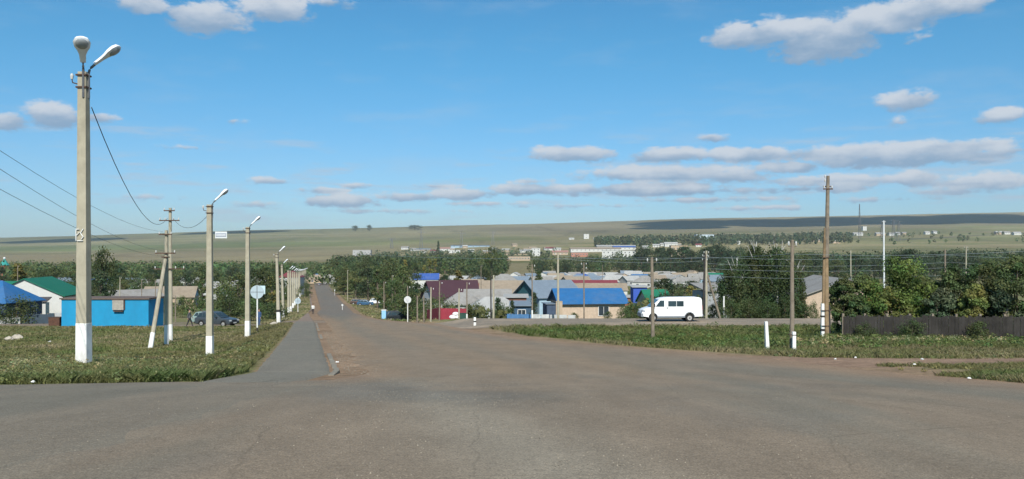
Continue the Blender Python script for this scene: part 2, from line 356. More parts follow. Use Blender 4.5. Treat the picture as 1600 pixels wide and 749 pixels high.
def ground_mat(name, rough=.95, b1=2.5, amp=.35, bump=.6):
    m = D.materials.new(name); m.use_nodes = True; t = m.node_tree; b = t.nodes['Principled BSDF']; b.inputs['Roughness'].default_value = rough; b.inputs['Specular IOR Level'].default_value = .1
    a = t.nodes.new('ShaderNodeVertexColor'); a.layer_name = 'col'
    tc = t.nodes.new('ShaderNodeTexCoord')
    acc = a.outputs[0]
    for sc, am in ((b1, amp), (b1 * 7, amp), (b1 * .06, amp * .8)):
        n = t.nodes.new('ShaderNodeTexNoise'); n.inputs['Scale'].default_value = sc; n.inputs['Detail'].default_value = 6; n.inputs['Roughness'].default_value = .7; t.links.new(tc.outputs['Object'], n.inputs[0])
        mr = t.nodes.new('ShaderNodeMapRange'); mr.inputs[1].default_value = .3; mr.inputs[2].default_value = .7; mr.inputs[3].default_value = 1 - am; mr.inputs[4].default_value = 1 + am; mr.clamp = False; t.links.new(n.outputs[0], mr.inputs[0])
        vm = t.nodes.new('ShaderNodeVectorMath'); vm.operation = 'SCALE'; t.links.new(acc, vm.inputs[0]); t.links.new(mr.outputs[0], vm.inputs[3]); acc = vm.outputs[0]
        last = n
    t.links.new(acc, b.inputs['Base Color'])
    n = t.nodes.new('ShaderNodeTexNoise'); n.inputs['Scale'].default_value = 9; n.inputs['Detail'].default_value = 5; t.links.new(tc.outputs['Object'], n.inputs[0])
    bp = t.nodes.new('ShaderNodeBump'); bp.inputs['Strength'].default_value = bump; bp.inputs['Distance'].default_value = .06; t.links.new(n.outputs[0], bp.inputs['Height']); t.links.new(bp.outputs[0], b.inputs['Normal'])
    return m
g_me = fast_mesh('ground', V, Fq, ground_mat('ground_soil'), col.reshape(-1, 3), smooth=True)
ground = tag(link('ground', g_me), kind='structure')

# ------------------------------------------------------------------ paved sheets
def sheet(name, yl, xl, xr, n, off, colf, m, extra=None, lip=True):
    yl = np.array(yl, float); A = np.linspace(0, 1, n)
    Yg, Ag = np.meshgrid(yl, A, indexing='ij'); xl_, xr_ = xl(yl)[:, None], xr(yl)[:, None]
    wob = (fbm(yl[:, None] * .9, yl[:, None] * 0 + 3, 4, 77) - .5) * np.minimum(.9, (xr_ - xl_) * .06)
    Xg = (xl_ + wob) * (1 - Ag) + (xr_ + wob * -1) * Ag
    Zg = Tz(Xg, Yg) + off + np.maximum(Yg, 0) * .0006
    if lip: Zg[:, 0] -= off + .06; Zg[:, -1] -= off + .06
    if name == 'path': Zg[0] -= .06; Zg[1] -= .012
    V = np.stack([Xg, Yg, Zg], -1).reshape(-1, 3); i = np.arange(len(yl) * n).reshape(len(yl), n)
    Fq = np.stack([i[:-1, :-1], i[:-1, 1:], i[1:, 1:], i[1:, :-1]], -1).reshape(-1, 4)
    return tag(link(name, fast_mesh(name, V, Fq, m, colf(Xg, Yg).reshape(-1, 3), smooth=True)), kind='structure')
def asphalt_mat(name, speck=.5):
    m = D.materials.new(name); m.use_nodes = True; t = m.node_tree; b = t.nodes['Principled BSDF']; b.inputs['Roughness'].default_value = .9; b.inputs['Specular IOR Level'].default_value = .2
    a = t.nodes.new('ShaderNodeVertexColor'); a.layer_name = 'col'; tc = t.nodes.new('ShaderNodeTexCoord'); acc = a.outputs[0]
    for sc, am, st in ((1.1, .12, (1, .35, 1)), (14, .16, (1, 1, 1)), (55, .5, (1, 1, 1))):
        mp = t.nodes.new('ShaderNodeMapping'); mp.inputs[3].default_value = st; t.links.new(tc.outputs['Object'], mp.inputs[0])
        n = t.nodes.new('ShaderNodeTexNoise'); n.inputs['Scale'].default_value = sc; n.inputs['Detail'].default_value = 5; n.inputs['Roughness'].default_value = .7; t.links.new(mp.outputs[0], n.inputs[0])
        mr = t.nodes.new('ShaderNodeMapRange'); mr.inputs[1].default_value = .3; mr.inputs[2].default_value = .7; mr.inputs[3].default_value = 1 - am; mr.inputs[4].default_value = 1 + am; mr.clamp = False; t.links.new(n.outputs[0], mr.inputs[0])
        vm = t.nodes.new('ShaderNodeVectorMath'); vm.operation = 'SCALE'; t.links.new(acc, vm.inputs[0]); t.links.new(mr.outputs[0], vm.inputs[3]); acc = vm.outputs[0]
    # pale stones pressed into the tar
    vo = t.nodes.new('ShaderNodeTexVoronoi'); vo.inputs['Scale'].default_value = 17; t.links.new(tc.outputs['Object'], vo.inputs[0])
    n = t.nodes.new('ShaderNodeTexNoise'); n.inputs['Scale'].default_value = .8; n.inputs['Detail'].default_value = 4; t.links.new(tc.outputs['Object'], n.inputs[0])
    th = t.nodes.new('ShaderNodeMapRange'); th.inputs[1].default_value = .45; th.inputs[2].default_value = .75; th.inputs[3].default_value = .04; th.inputs[4].default_value = .17 * speck; t.links.new(n.outputs[0], th.inputs[0])
    lt = t.nodes.new('ShaderNodeMath'); lt.operation = 'LESS_THAN'; t.links.new(vo.outputs['Distance'], lt.inputs[0]); t.links.new(th.outputs[0], lt.inputs[1])
    ml = t.nodes.new('ShaderNodeMath'); ml.operation = 'MULTIPLY'; t.links.new(lt.outputs[0], ml.inputs[0]); ml.inputs[1].default_value = .6
    mx = t.nodes.new('ShaderNodeMix'); mx.data_type = 'RGBA'; t.links.new(ml.outputs[0], mx.inputs[0]); t.links.new(acc, mx.inputs[6]); mx.inputs[7].default_value = (.30, .265, .205, 1)
    # fine cracks
    wn = t.nodes.new('ShaderNodeTexNoise'); wn.inputs['Scale'].default_value = 1.2; wn.inputs['Detail'].default_value = 5; t.links.new(tc.outputs['Object'], wn.inputs[0])
    av = t.nodes.new('ShaderNodeMix'); av.data_type = 'RGBA'; av.inputs[0].default_value = .18; t.links.new(tc.outputs['Object'], av.inputs[6]); t.links.new(wn.outputs['Color'], av.inputs[7])
    vc = t.nodes.new('ShaderNodeTexVoronoi'); vc.feature = 'DISTANCE_TO_EDGE'; vc.inputs['Scale'].default_value = .33; t.links.new(av.outputs[2], vc.inputs[0])
    cr = t.nodes.new('ShaderNodeMapRange'); cr.inputs[1].default_value = .0; cr.inputs[2].default_value = .004; cr.inputs[3].default_value = .8; cr.inputs[4].default_value = 1; t.links.new(vc.outputs['Distance'], cr.inputs[0])
    vm = t.nodes.new('ShaderNodeVectorMath'); vm.operation = 'SCALE'; t.links.new(mx.outputs[2], vm.inputs[0]); t.links.new(cr.outputs[0], vm.inputs[3])
    t.links.new(vm.outputs[0], b.inputs['Base Color'])
    n = t.nodes.new('ShaderNodeTexNoise'); n.inputs['Scale'].default_value = 45; n.inputs['Detail'].default_value = 4; t.links.new(tc.outputs['Object'], n.inputs[0])
    bp = t.nodes.new('ShaderNodeBump'); bp.inputs['Strength'].default_value = .5; bp.inputs['Distance'].default_value = .015; t.links.new(n.outputs[0], bp.inputs['Height']); t.links.new(bp.outputs[0], b.inputs['Normal'])
    return m
am = asphalt_mat('worn_asphalt')
GREY = (.170, .150, .112); BRN = (.212, .166, .116); BLU = (.135, .130, .110)
def roadcol(X, Y):
    # u runs across the carriageway, streaks follow the wheels round the bend
    u = X + .24 * np.maximum(Y - 18, 0)
    a = fbm(u / 1.7, Y / 22, 4, 41); b = fbm(X / 5, Y / 6, 5, 42)
    c = np.zeros(X.shape + (3,)) + np.array(GREY)
    c = lerp(c, BRN, ss(a * .75 + b * .25, .40, .58) * .95); c = c * (1 + .26 * (fbm(u / .55, Y / 30, 3, 47) - .5))[..., None]
    c = lerp(c, BRN, ss(Y, 20, 28) * .55 * (1 - ss(Y, 84, 110)))
    c = lerp(c, DIRT, (1 - ss(np.minimum(X - x_roadL(Y), x_roadR(Y) - X) + b * 2.2 - 1.1, 0, 1.6)) * .85 * ss(Y, 16, 20))
    c = lerp(c, DIRT, (1 - ss(x_roadR(Y) - X + b * 3 - 1.5, 0, 2.2 + 1.6 * (Y < 40))) * .8)
    tr_ = np.exp(-((u - 1.2 + .8 * (b - .5)) / .9) ** 2) + np.exp(-((u - 4.4 + .8 * (b - .5)) / 1.0) ** 2) + np.exp(-((u + 2.2) / .8) ** 2); c = lerp(c, (.235, .172, .11), np.clip(tr_, 0, 1) * .6 * ss(Y, 16, 24) * (1 - ss(Y, 90, 130)))
    gx = np.interp(Y, [5, 18], [.7, -2.4]); gr = np.exp(-((X - gx) / .8) ** 2) * (Y < 20) * ss(b, .3, .55); c = lerp(c, (.25, .215, .16), gr * .9)
    d = fbm(X / 1.3 + 9, Y / 2.4, 4, 44); c = lerp(c, BLU, ss(d, .62, .7) * .2 * (1 - ss(Y, 24, 34)))
    blp = np.exp(-((X + .9) / 1.3) ** 2 - ((Y - 13.5) / 1.0) ** 2) + np.exp(-((X + 2.7) / .8) ** 2 - ((Y - 15.5) / 2.4) ** 2); c = lerp(c, BLU, np.clip(blp * 1.1, 0, .55))
    dust = np.exp(-((Y - 16.9 - X * .0 + .1 * (X + 5)) / .28) ** 2) * ss(X, -8, -6) * (1 - ss(X, -4.5, -3.2)); c = lerp(c, (.26, .215, .155), dust * .7)
    c = lerp(c, (.135, .125, .108), ss(Y, 95, 140) * .7)
    return c * (.92 + .16 * fbm(X / .7, Y / .9, 3, 45))[..., None]
yl = list(np.arange(-58, 18.3, .3)); 
left_edge = lambda Y: np.where(Y < 17.0, -75, -75 + 0 * Y)
sheet('road', list(np.arange(-8, 100, .4)) + [100 * 1.012 ** k for k in range(1, 190)], lambda Y: x_roadL(Y), lambda Y: x_roadR(Y), 64, .03, roadcol, am)
# the left street: everything nearer than the grass edge
def sl_y(X): return np.interp(X, [-70, -25, -11, -7.5, -4], [16.4, 16.4, 17.3, 18.6, 19.2])
xs = np.concatenate([np.linspace(-70, -14, 90), np.arange(-13.6, -1.5, .3)])
A = np.linspace(0, 1, 70); Xg, Ag = np.meshgrid(xs, A, indexing='ij'); ye = sl_y(xs)[:, None] + (fbm(xs[:, None] * .8, xs[:, None] * 0, 4, 5) - .5) * .5
Yg = -8 * (1 - Ag) + ye * Ag; Zg = Tz(Xg, Yg) + .026 + np.maximum(Yg, 0) * .0006; Zg[:, -1] -= np.where(xs < -7, .08, .02)
i = np.arange(Xg.size).reshape(Xg.shape); Fq = np.stack([i[:-1, :-1], i[1:, :-1], i[1:, 1:], i[:-1, 1:]], -1).reshape(-1, 4)
tag(link('side_street', fast_mesh('side_street', np.stack([Xg, Yg, Zg], -1).reshape(-1, 3), Fq, am, lerp(roadcol(Xg, Yg) * .5 + np.array((.166, .150, .115)) * .5, (.25, .19, .13), (1 - ss(ye - Yg, .05, .25 + .9 * fbm(Xg * 1.4, Yg * 1.4, 4, 66) ** 2)) * .75).reshape(-1, 3), smooth=True)), kind='structure')
def pathcol(X, Y):
    c = np.zeros(X.shape + (3,)) + np.array((.168, .155, .122)); n = fbm(X / 1.5, Y / 3, 4, 51)
    c = lerp(c, (.185, .165, .13), ss(n, .5, .7) * .6)
    c = lerp(c, (.24, .21, .165), np.exp(-((Y - 21.9) / .12) ** 2) * .6)
    return lerp(c, (.225, .165, .125), ss(Y, 84, 92) * .85)
pm = asphalt_mat('path_asphalt', .25)
sheet('path', list(np.arange(17.6, 84, .4)) + [84 * 1.014 ** k for k in range(1, 120)], x_pathL, x_pathR, 14, .045, pathcol, pm)
def gravcol(X, Y):
    n = fbm(X / 4, Y / 1.5, 5, 61); c = np.zeros(X.shape + (3,)) + np.array((.28, .225, .165)); return lerp(c, (.22, .185, .14), ss(n, .4, .6))
gm = asphalt_mat('gravel_road', .8)
xs = np.linspace(-7.5, 46, 150); A = np.linspace(0, 1, 30); Xg, Ag = np.meshgrid(xs, A, indexing='ij'); w_ = (fbm(xs[:, None] * .5, xs[:, None] * 0, 4, 9) - .5)
y0 = 69.6 + w_ * 1.2 - 0 * xs[:, None]; y1 = 81.2 - w_ * 1.0; Yg = y0 * (1 - Ag) + y1 * Ag; Zg = Tz(Xg, Yg) + .028 + Yg * .0006; Zg[:, 0] -= .09; Zg[:, -1] -= .09
i = np.arange(Xg.size).reshape(Xg.shape); Fq = np.stack([i[:-1, :-1], i[1:, :-1], i[1:, 1:], i[:-1, 1:]], -1).reshape(-1, 4)
tag(link('side_road', fast_mesh('side_road', np.stack([Xg, Yg, Zg], -1).reshape(-1, 3), Fq, gm, gravcol(Xg, Yg).reshape(-1, 3), smooth=True)), kind='structure')
# kerb on the right edge of the footpath
kb = MB(); conc = mat('old_concrete', (.21, .19, .15), .9, .2, 5, .4, dirt=(.2, .16, .11), dirt_amt=.6)
yk = 21.2; rk = random.Random(3)
while yk < 82:
    if not (33 < yk < 38 and rk.random() < .6) and rk.random() < (.6 if yk < 30 else .35):
        x0 = float(x_pathR(yk)); x1 = float(x_pathR(yk + .98)); a = math.atan2(x1 - x0, .98)
        kb.box(((x0 + x1) / 2 + .08, yk + .5, z(x0, yk + .5) - .035), (.15, .96, .17 + rk.random() * .03), -a)
    yk += 1.0
tag(kb.build('kerb', conc, bevel=.012), kind='structure')

# ------------------------------------------------------------------ grass
def leaf_mat(name, trans=.3, var=.25):
    m = D.materials.new(name); m.use_nodes = True; t = m.node_tree; t.nodes.clear()
    a = t.nodes.new('ShaderNodeVertexColor'); a.layer_name = 'col'
    oi = t.nodes.new('ShaderNodeObjectInfo'); mr = t.nodes.new('ShaderNodeMapRange'); mr.inputs[3].default_value = 1 - var; mr.inputs[4].default_value = 1 + var; t.links.new(oi.outputs['Random'], mr.inputs[0])
    vm = t.nodes.new('ShaderNodeVectorMath'); vm.operation = 'SCALE'; t.links.new(a.outputs[0], vm.inputs[0]); t.links.new(mr.outputs[0], vm.inputs[3])
    hs = t.nodes.new('ShaderNodeHueSaturation'); mh = t.nodes.new('ShaderNodeMapRange'); mh.inputs[3].default_value = .485; mh.inputs[4].default_value = .52
    mm = t.nodes.new('ShaderNodeMath'); mm.operation = 'FRACT'; m7 = t.nodes.new('ShaderNodeMath'); m7.operation = 'MULTIPLY'; m7.inputs[1].default_value = 7.3; t.links.new(oi.outputs['Random'], m7.inputs[0]); t.links.new(m7.outputs[0], mm.inputs[0]); t.links.new(mm.outputs[0], mh.inputs[0]); t.links.new(mh.outputs[0], hs.inputs['Hue']); t.links.new(vm.outputs[0], hs.inputs['Color'])
    d = t.nodes.new('ShaderNodeBsdfPrincipled'); d.inputs['Roughness'].default_value = .6; d.inputs['Specular IOR Level'].default_value = .25; t.links.new(hs.outputs[0], d.inputs['Base Color'])
    tr = t.nodes.new('ShaderNodeBsdfTranslucent'); t.links.new(hs.outputs[0], tr.inputs[0])
    mx = t.nodes.new('ShaderNodeMixShader'); mx.inputs[0].default_value = trans; t.links.new(d.outputs[0], mx.inputs[1]); t.links.new(tr.outputs[0], mx.inputs[2])
    o = t.nodes.new('ShaderNodeOutputMaterial'); t.links.new(mx.outputs[0], o.inputs[0]); return m
gmat = leaf_mat('grass_blades', .42, 0.0)
rng = np.random.default_rng(7)
def blades(name, label, n, xf, yf, hf, wf, keep=None, cols=None, dry=.4):
    Y = yf(rng.random(n)); X = xf(Y, rng.random(n))
    patch = fbm(X / 2.2, Y / 2.8, 4, 91); d1 = fbm(X / 4.5 + 5, Y / 3.5, 4, 92); k = np.ones(n, bool)
    if keep is not None: k = keep(X, Y, patch, d1)
    X, Y, patch, d1 = X[k], Y[k], patch[k], d1[k]; n = len(X)
    H = hf(Y) * (.35 + 1.0 * patch) * (.6 + .8 * rng.random(n)); Wd = wf(Y) * (.6 + .8 * rng.random(n))
    a = rng.random(n) * 2 * np.pi; ln = (rng.random((n, 2)) - .5) * H[:, None] * 2.2
    Z = Tz(X, Y) - .02; B = np.stack([X, Y, Z], -1); dv = np.stack([np.cos(a), np.sin(a), 0 * a], -1) * Wd[:, None] * .5
    tip = B + np.stack([ln[:, 0], ln[:, 1], H], -1); md = B + np.stack([ln[:, 0] * .3, ln[:, 1] * .3, H * .55], -1)
    V = np.stack([B - dv, B + dv, md + dv * .8, tip, md - dv * .8], 1).reshape(-1, 3)
    o = np.arange(n) * 5; Fc = np.stack([o, o + 1, o + 2, o + 3, o + 4], -1)
    g = np.array((.20, .205, .08)); lu = np.array((.135, .19, .06)); dr = np.array((.36, .31, .17))
    w = ss(d1 * .7 + rng.random(n) * .3, .62 - dry * .45, .82 - dry * .3)[:, None]; w2 = ss(patch, .5, .7)[:, None]
    c = (g * (1 - w2) + lu * w2) * (1 - w) + dr * w
    if cols is not None: c = cols(X, Y, c)
    c = c * (.75 + .5 * rng.random(n))[:, None]
    return tag(link(name, fast_mesh(name, V, Fc, gmat, np.repeat(c, 5, 0))), label, 'grass', kind='stuff')
def offp(X, Y): return X < x_pathL(Y) - .02 - .35 * fbm(X * 1.5, Y * 1.5, 3, 6)
def lcol(X, Y, c):
    b = ss(X - x_pathL(Y), -7, -2.0)[:, None] * ss(Y, 20, 24)[:, None]; c = c * (1 - b * .6) + np.array((.19, .18, .075)) * b * .6
    l = (np.exp(-((X + 15.5) / 4.5) ** 2 - ((Y - 35) / 4) ** 2))[:, None]; c = c * (1 - l * .75) + np.array((.06, .15, .015)) * l * .75
    r = (ss(fbm(X / 5 + 3, Y / 2.2, 4, 8), .45, .62) * ss(Y, 26, 30) * (1 - ss(Y, 44, 52)) * (1 - ss(X, -17, -13)))[:, None]
    return c * (1 - r * .55) + np.array((.17, .10, .055)) * r * .55
blades('verge_grass', 'weedy green and yellow grass along the left street edge and lamp bank', 150000,
       lambda Y, u: -6.3 - (u ** 1.15) * (Y * .62 - 2), lambda u: 16.3 + 14 * u ** 1.1, lambda Y: .21 - .05 * ss(Y, 20, 26), lambda Y: .016 + 0 * Y,
       lambda X, Y, p, d: offp(X, Y) & (Y > sl_y(X) + -.15 + 1.5 * fbm(X * 1.2, Y * .6, 3, 4) ** 2), lcol, .35)
blades('field_grass', 'patchy grass and reddish weeds on the left field around the poles', 130000,
       lambda Y, u: x_pathL(Y) - u ** 1.2 * (Y * .38 + 6), lambda u: 29 + 56 * u ** 1.3, lambda Y: .15 + 0 * Y, lambda Y: .03 + Y * .0005,
       lambda X, Y, p, d: offp(X, Y) & (p > .3), lcol, .35)
blades('bank_grass', 'short dry grass on the bank between the lamps and the far footpath', 40000,
       lambda Y, u: x_pathL(Y) - u * 12, lambda u: 98 + 250 * u ** 1.5, lambda Y: .2 + 0 * Y, lambda Y: .08 + Y * .001, None, None, .6)
def rkeep(X, Y, p, d):
    tr = np.abs(Y - (27.5 - .14 * (X - 12))) < 2.0 + 1.4 * fbm(X * .8, Y * .8, 3, 13) - .6
    return (X > x_roadR(Y) + (1.5 + 1.2 * fbm(X * .7, Y * .7, 3, 14)) * (.25 + .75 * ss(Y, 22, 27))) & ~(tr & (X > 7)) & (p > .28)
def rcol(X, Y, c):
    l = (ss(Y, 42, 47) * (1 - ss(Y, 60, 66)) * ss(fbm(X / 3, Y / 3, 3, 15), .35, .5))[:, None] * (X < 24)[:, None]; c = c * (1 - l * .6) + np.array((.055, .14, .02)) * l * .6
    t = (ss(X, 13, 18) * ss(Y, 31, 34) * (1 - ss(Y, 44, 48)))[:, None]; return c * (1 - t * .45) + np.array((.19, .175, .08)) * t * .45
blades('ditch_grass', 'lush green grass and weeds in the ditch between road and gravel side road', 170000,
       lambda Y, u: -6 + u * (Y * .66 + 6), lambda u: 30 + 37 * u ** 1.1, lambda Y: .20 + .12 * ss(Y, 44, 52), lambda Y: .028 + 0 * Y, rkeep, rcol, .3)
blades('roadside_grass', 'green grass strip between the asphalt road and the dirt track at right', 80000,
       lambda Y, u: 8 + u * (Y * .66 - 6), lambda u: 15 + 16 * u, lambda Y: .13 + 0 * Y, lambda Y: .018 + 0 * Y,
       lambda X, Y, p, d: rkeep(X, Y, p, d) & (p > .36 + .1 * (X < 12)), rcol, .35)
blades('far_verge_grass', 'sparse grass on the verge right of the road beyond the junction', 40000,
       lambda Y, u: x_roadR(Y) + 1.5 + u * 34, lambda u: 88 + 230 * u ** 1.4, lambda Y: .22 + 0 * Y, lambda Y: .08 + Y * .001, lambda X, Y, p, d: (p > .38) & ((X < -8) | (Y > 95)), None, .55)
# ------------------------------------------------------------------ materials
white_paint = mat('white_paint', (.70, .70, .67), .75, .08, 4, .2, dirt=(.30, .27, .22), dirt_amt=.6)
pole_conc = mat('pole_concrete', (.35, .32, .24), .9, .14, 2.5, .3, dirt=(.20, .175, .13), dirt_amt=.75)
steel = mat('grey_steel', (.16, .16, .165), .5, .25, 6, .1, .6)
rust = mat('rusty_steel', (.09, .055, .04), .8, .35, 6, .3, .2)
lampw = mat('lamp_enamel', (.80, .81, .82), .35, .05, 4, .05, spec=.5)
lampin = mat('lamp_reflector', (.33, .36, .38), .4, .1, 4, .05, .3)
porc = mat('porcelain', (.48, .48, .46), .3, .05, 9, .05)
wood = mat('grey_wood', (.20, .165, .125), .9, .3, 3, .5, dirt=(.10, .085, .07), dirt_amt=.7)
wood_br = mat('brown_wood', (.25, .175, .10), .9, .3, 3, .5, dirt=(.13, .09, .06), dirt_amt=.7)
tarred = mat('tarred_wood', (.035, .032, .03), .8, .3, 3, .4)
black = mat('black_rubber', (.02, .02, .02), .85, .3, 5, .2)
wire_m = mat('dark_wire', (.06, .06, .065), .6, .1, 5, 0)
wire_g = mat('bare_wire', (.30, .34, .35), .45, .1, 5, 0, .5)

# ------------------------------------------------------------------ street lamps
def lamp_head(mb_shell, mb_glass, p, yaw, tilt, L_=.88):
    # cobra head: narrow housing widening to a domed end; p = socket point, along +x before yaw
    Rm = Matrix.Translation(p) @ Matrix.Rotation(yaw, 4, 'Z') @ Matrix.Rotation(-tilt, 4, 'Y')
    mb_shell.M = Rm; mb_glass.M = Rm
    st = [(0, .075, .07), (.3 * L_, .09, .085), (.45 * L_, .13, .10), (.6 * L_, .20, .13), (.8 * L_, .225, .14), (.94 * L_, .17, .11), (L_, .07, .04)]
    n = 10; vs = []; fs = []
    for (x, w, h) in st:
        for k in range(n):
            t = math.pi * 2 * k / n; s = math.sin(t); vs.append((x, math.cos(t) * w, s * h if s > 0 else s * h * .35))
    for i in range(len(st) - 1):
        for k in range(n): fs.append((i * n + k, i * n + (k + 1) % n, (i + 1) * n + (k + 1) % n, (i + 1) * n + k))
    fs += [tuple(range(n)), tuple(range((len(st) - 1) * n, len(st) * n))]
    mb_shell.add(vs, fs)
    mb_glass.sphere((.76 * L_, 0, -.035), (.21 * L_, .17, .06), 12, 6)
def lamp_pole_parts(t, H, wb, wt, pr=1.25, m=pole_conc):
    MB().add(*taper(wb, wt, -.3, H)).build('pole', m, t, bevel=.012)
    if pr: MB().add(*taper(wb + .008, wb - (wb - wt) * pr / H + .008, -.02, pr)).build('base_paint', white_paint, t, bevel=.012)
def taper(wb, wt, z0, z1, x=0, y=0, xt=0, yt=0):
    vs = []
    for zz, w, ox, oy in ((z0, wb, x, y), (z1, wt, x + xt, y + yt)):
        for a, b in ((-1, -1), (1, -1), (1, 1), (-1, 1)): vs.append((ox + a * w / 2, oy + b * w / 2 * .9, zz))
    return vs, [(3, 2, 1, 0), (4, 5, 6, 7), (0, 1, 5, 4), (1, 2, 6, 5), (2, 3, 7, 6), (3, 0, 4, 7)]
def arm(mb, H, yaw, reach=.45, rise=.55, off=.14):
    c, s = math.cos(yaw), math.sin(yaw); pts = [(c * off, s * off, H - .75), (c * off, s * off, H - .02), (c * (off + .02), s * (off + .02), H + .06), (c * (off + .06), s * (off + .06), H + .13), (c * (off + reach * .4), s * (off + reach * .4), H + rise * .42)]
    mb.tube(pts, .035, 8); return Vector(pts[-1])
def street_lamp(loc, H, label, heads, rz=0, wb=.36, wt=.24, group='concrete street lamps along the road', detail=True):
    t = empty('street_lamp', loc, rz, label, 'street lamp', group); t.rotation_euler.y = R(((loc[0] * 3.7) % 1.1) - .55)
    lamp_pole_parts(t, H, wb, wt)
    for (yaw, tilt, reach) in heads:
        a = MB(); p = arm(a, H, yaw, reach); ao = a.build('lamp_arm', steel, t, smooth=True)
        sh = MB(); gl = MB(); lamp_head(sh, gl, p, yaw, tilt); h = sh.build('lamp_head', lampw, t, smooth=True); gl.build('lamp_glass', lampin, h, smooth=True)
    for dz in (.1, .45): MB().box((0, 0, H - dz), (wt + .07, wt + .06, .045)).build('bracket', rust, t)
    if detail:
        i = MB(); i.tube([(-.14, 0, H - .35), (-.32, -.02, H - .3), (-.34, -.02, H - .18)], .018, 6); i.build('insulator_hook', rust, t)
        MB().tube([(-.34, -.02, H - .2), (-.34, -.02, H - .1), (-.34, -.02, H - .04)], [.035, .05, .025], 8).build('insulator', porc, t)
    return t
def fromtop(top, Y, x, base=None): return zat(top, Y) - z((x - 800) / F * Y, Y)
l1 = street_lamp(P(131, 24), fromtop(113, 24, 131), 'tall double headed concrete street lamp with white painted foot, nearest the camera', [(R(12), R(38), .42), (R(-62), R(40), .26)], rz=R(-4), wb=.33, wt=.24)
g = MB(); g.cur = 0
for i_, pts in enumerate([[(-.15, -.166, 3.62), (-.15, -.166, 3.95)], [(-.15, -.166, 3.95), (-.06, -.166, 3.95)], [(-.13, -.166, 3.78), (-.05, -.166, 3.86)], [(-.12, -.166, 3.62), (.05, -.166, 3.62)], [(0, -.166, 3.66), (.07, -.166, 3.74)], [(.05, -.166, 3.74), (-.02, -.166, 3.84)], [(-.02, -.166, 3.84), (.06, -.166, 3.96)]]):
    g.tube([(p[0] + .02, p[1] + .004 * i_ * .3, p[2]) for p in pts], .014, 5)
g.build('chalk_mark', white_paint, l1)
l2 = street_lamp(P(328, 44.7), fromtop(320, 44.7, 328), 'concrete street lamp carrying a small street name plate, second in the row', [(R(8), R(42), .42)], wb=.34, wt=.25)
sg = MB(); sg.box((.62, -.02, fromtop(367.5, 44.7, 328)), (.64, .03, .36)); s_ = sg.build('name_plate', mat('plate_white', (.6, .62, .62), .5, .1), l2, bevel=.01)
sb = MB(); zz = fromtop(367.5, 44.7, 328); sb.box((.62, -.042, zz), (.56, .012, .20)); sb.build('plate_field', mat('plate_grey', (.30, .33, .38), .5, .1), s_)
sb = MB()
for k in range(9): sb.box((.40 + k * .054, -.053, zz), (.028, .006, .09))
sb.build('plate_lettering', mat('plate_ink', (.65, .66, .66), .5, .1), s_)
l3 = street_lamp(P(387, 65), fromtop(355, 65, 387), 'concrete street lamp beside the round sign back, third in the row', [(R(8), R(42), .42)], wb=.36, wt=.26)
l4 = street_lamp(P(435.5, 96), fromtop(397, 96, 432), 'slightly leaning street lamp with a black tarred band above its white foot', [(R(8), R(40), .42)], wb=.38, wt=.26)
l4.rotation_euler.y = R(-1.6); MB().box((0, 0, 1.32), (.40, .37, .28)).build('tar_band', tarred, l4)
l5 = street_lamp(P(443, 131), fromtop(414, 131, 440), 'street lamp leaning left just behind the one with the tarred band', [(R(8), R(40), .42)], wb=.38, wt=.28, detail=False)
l5.rotation_euler.y = R(-1.8)
ordn = ['first', 'second', 'third', 'fourth', 'fifth', 'sixth', 'seventh', 'eighth', 'ninth', 'tenth', 'eleventh', 'twelfth', 'thirteenth', 'fourteenth', 'fifteenth']
proto = street_lamp((0, 0, 0), 8.6, 'x', [(R(6), R(38), .42)], wb=.42, wt=.32, detail=False)
for i, (px, Y) in enumerate([(451, 165), (454.5, 172), (458, 195), (461, 212), (464, 232), (466.5, 255), (468.5, 278), (470.5, 300), (472.5, 325), (474, 350), (475.5, 378), (476.5, 408), (478, 440)]):
    lab = 'white footed street lamp in the dense far row, %s after the two leaning ones' % ordn[i]
    l = P(px, Y)
    if i == 0: proto.location = l; proto['label'] = lab
    else: o = copy_tree(proto, l, R(random.Random(i).uniform(-6, 6)), label=lab)

# ------------------------------------------------------------------ utility poles, posts
def insul(t, pts, H):
    for p in pts: MB().tube([(p[0], p[1], p[2] - .02), (p[0], p[1], p[2] + .08), (p[0], p[1], p[2] + .16)], [.03, .045, .025], 7).build('insulator', porc, t)
def pole(px, Y, top, label, m=wood, r=.13, name='utility_pole', cat='utility pole', group=None, ins=2, lean=0, paint=0, cross=None, side=.24, base_m=None):
    loc = P(px, Y); H = zat(top, Y) - loc[2]; t = empty(name, loc, 0, label, cat, group); t.rotation_euler.y = R(lean + (((px * 7.3) % 1.7) - .85) * .7)
    MB().tube([(0, 0, -.3), (0.01, 0, H * .35), (-.01, 0, H * .7), (0, 0, H)], [r, r * .93, r * .83, r * .72], 9).build('pole', m, t, smooth=True)
    pts = []
    if cross:
        for (dz, w) in cross:
            MB().box((0, -r - .03, H - dz), (w, .07, .08)).build('crossarm', rust, t)
            pts += [(s * w / 2 * .92, -r - .03, H - dz + .04) for s in (-1, 1)] + ([(s * w / 5, -r - .03, H - dz + .04) for s in (-1, 1)] if w > 1.4 else [])
    elif ins:
        for k in range(ins):
            s = -1 if k % 2 else 1; zz = H - .25 - (k // 2) * .42
            MB().tube([(s * r * .6, 0, zz - .06), (s * side, 0, zz - .05), (s * side, 0, zz + .03)], .014, 5).build('hook', rust, t); pts.append((s * side, 0, zz + .03))
    insul(t, pts, H)
    if paint: MB().tube([(0, 0, -.02), (0, 0, paint)], [r + .006, r * .97 + .006], 9).build('base_paint', white_paint, t, smooth=True)
    return t
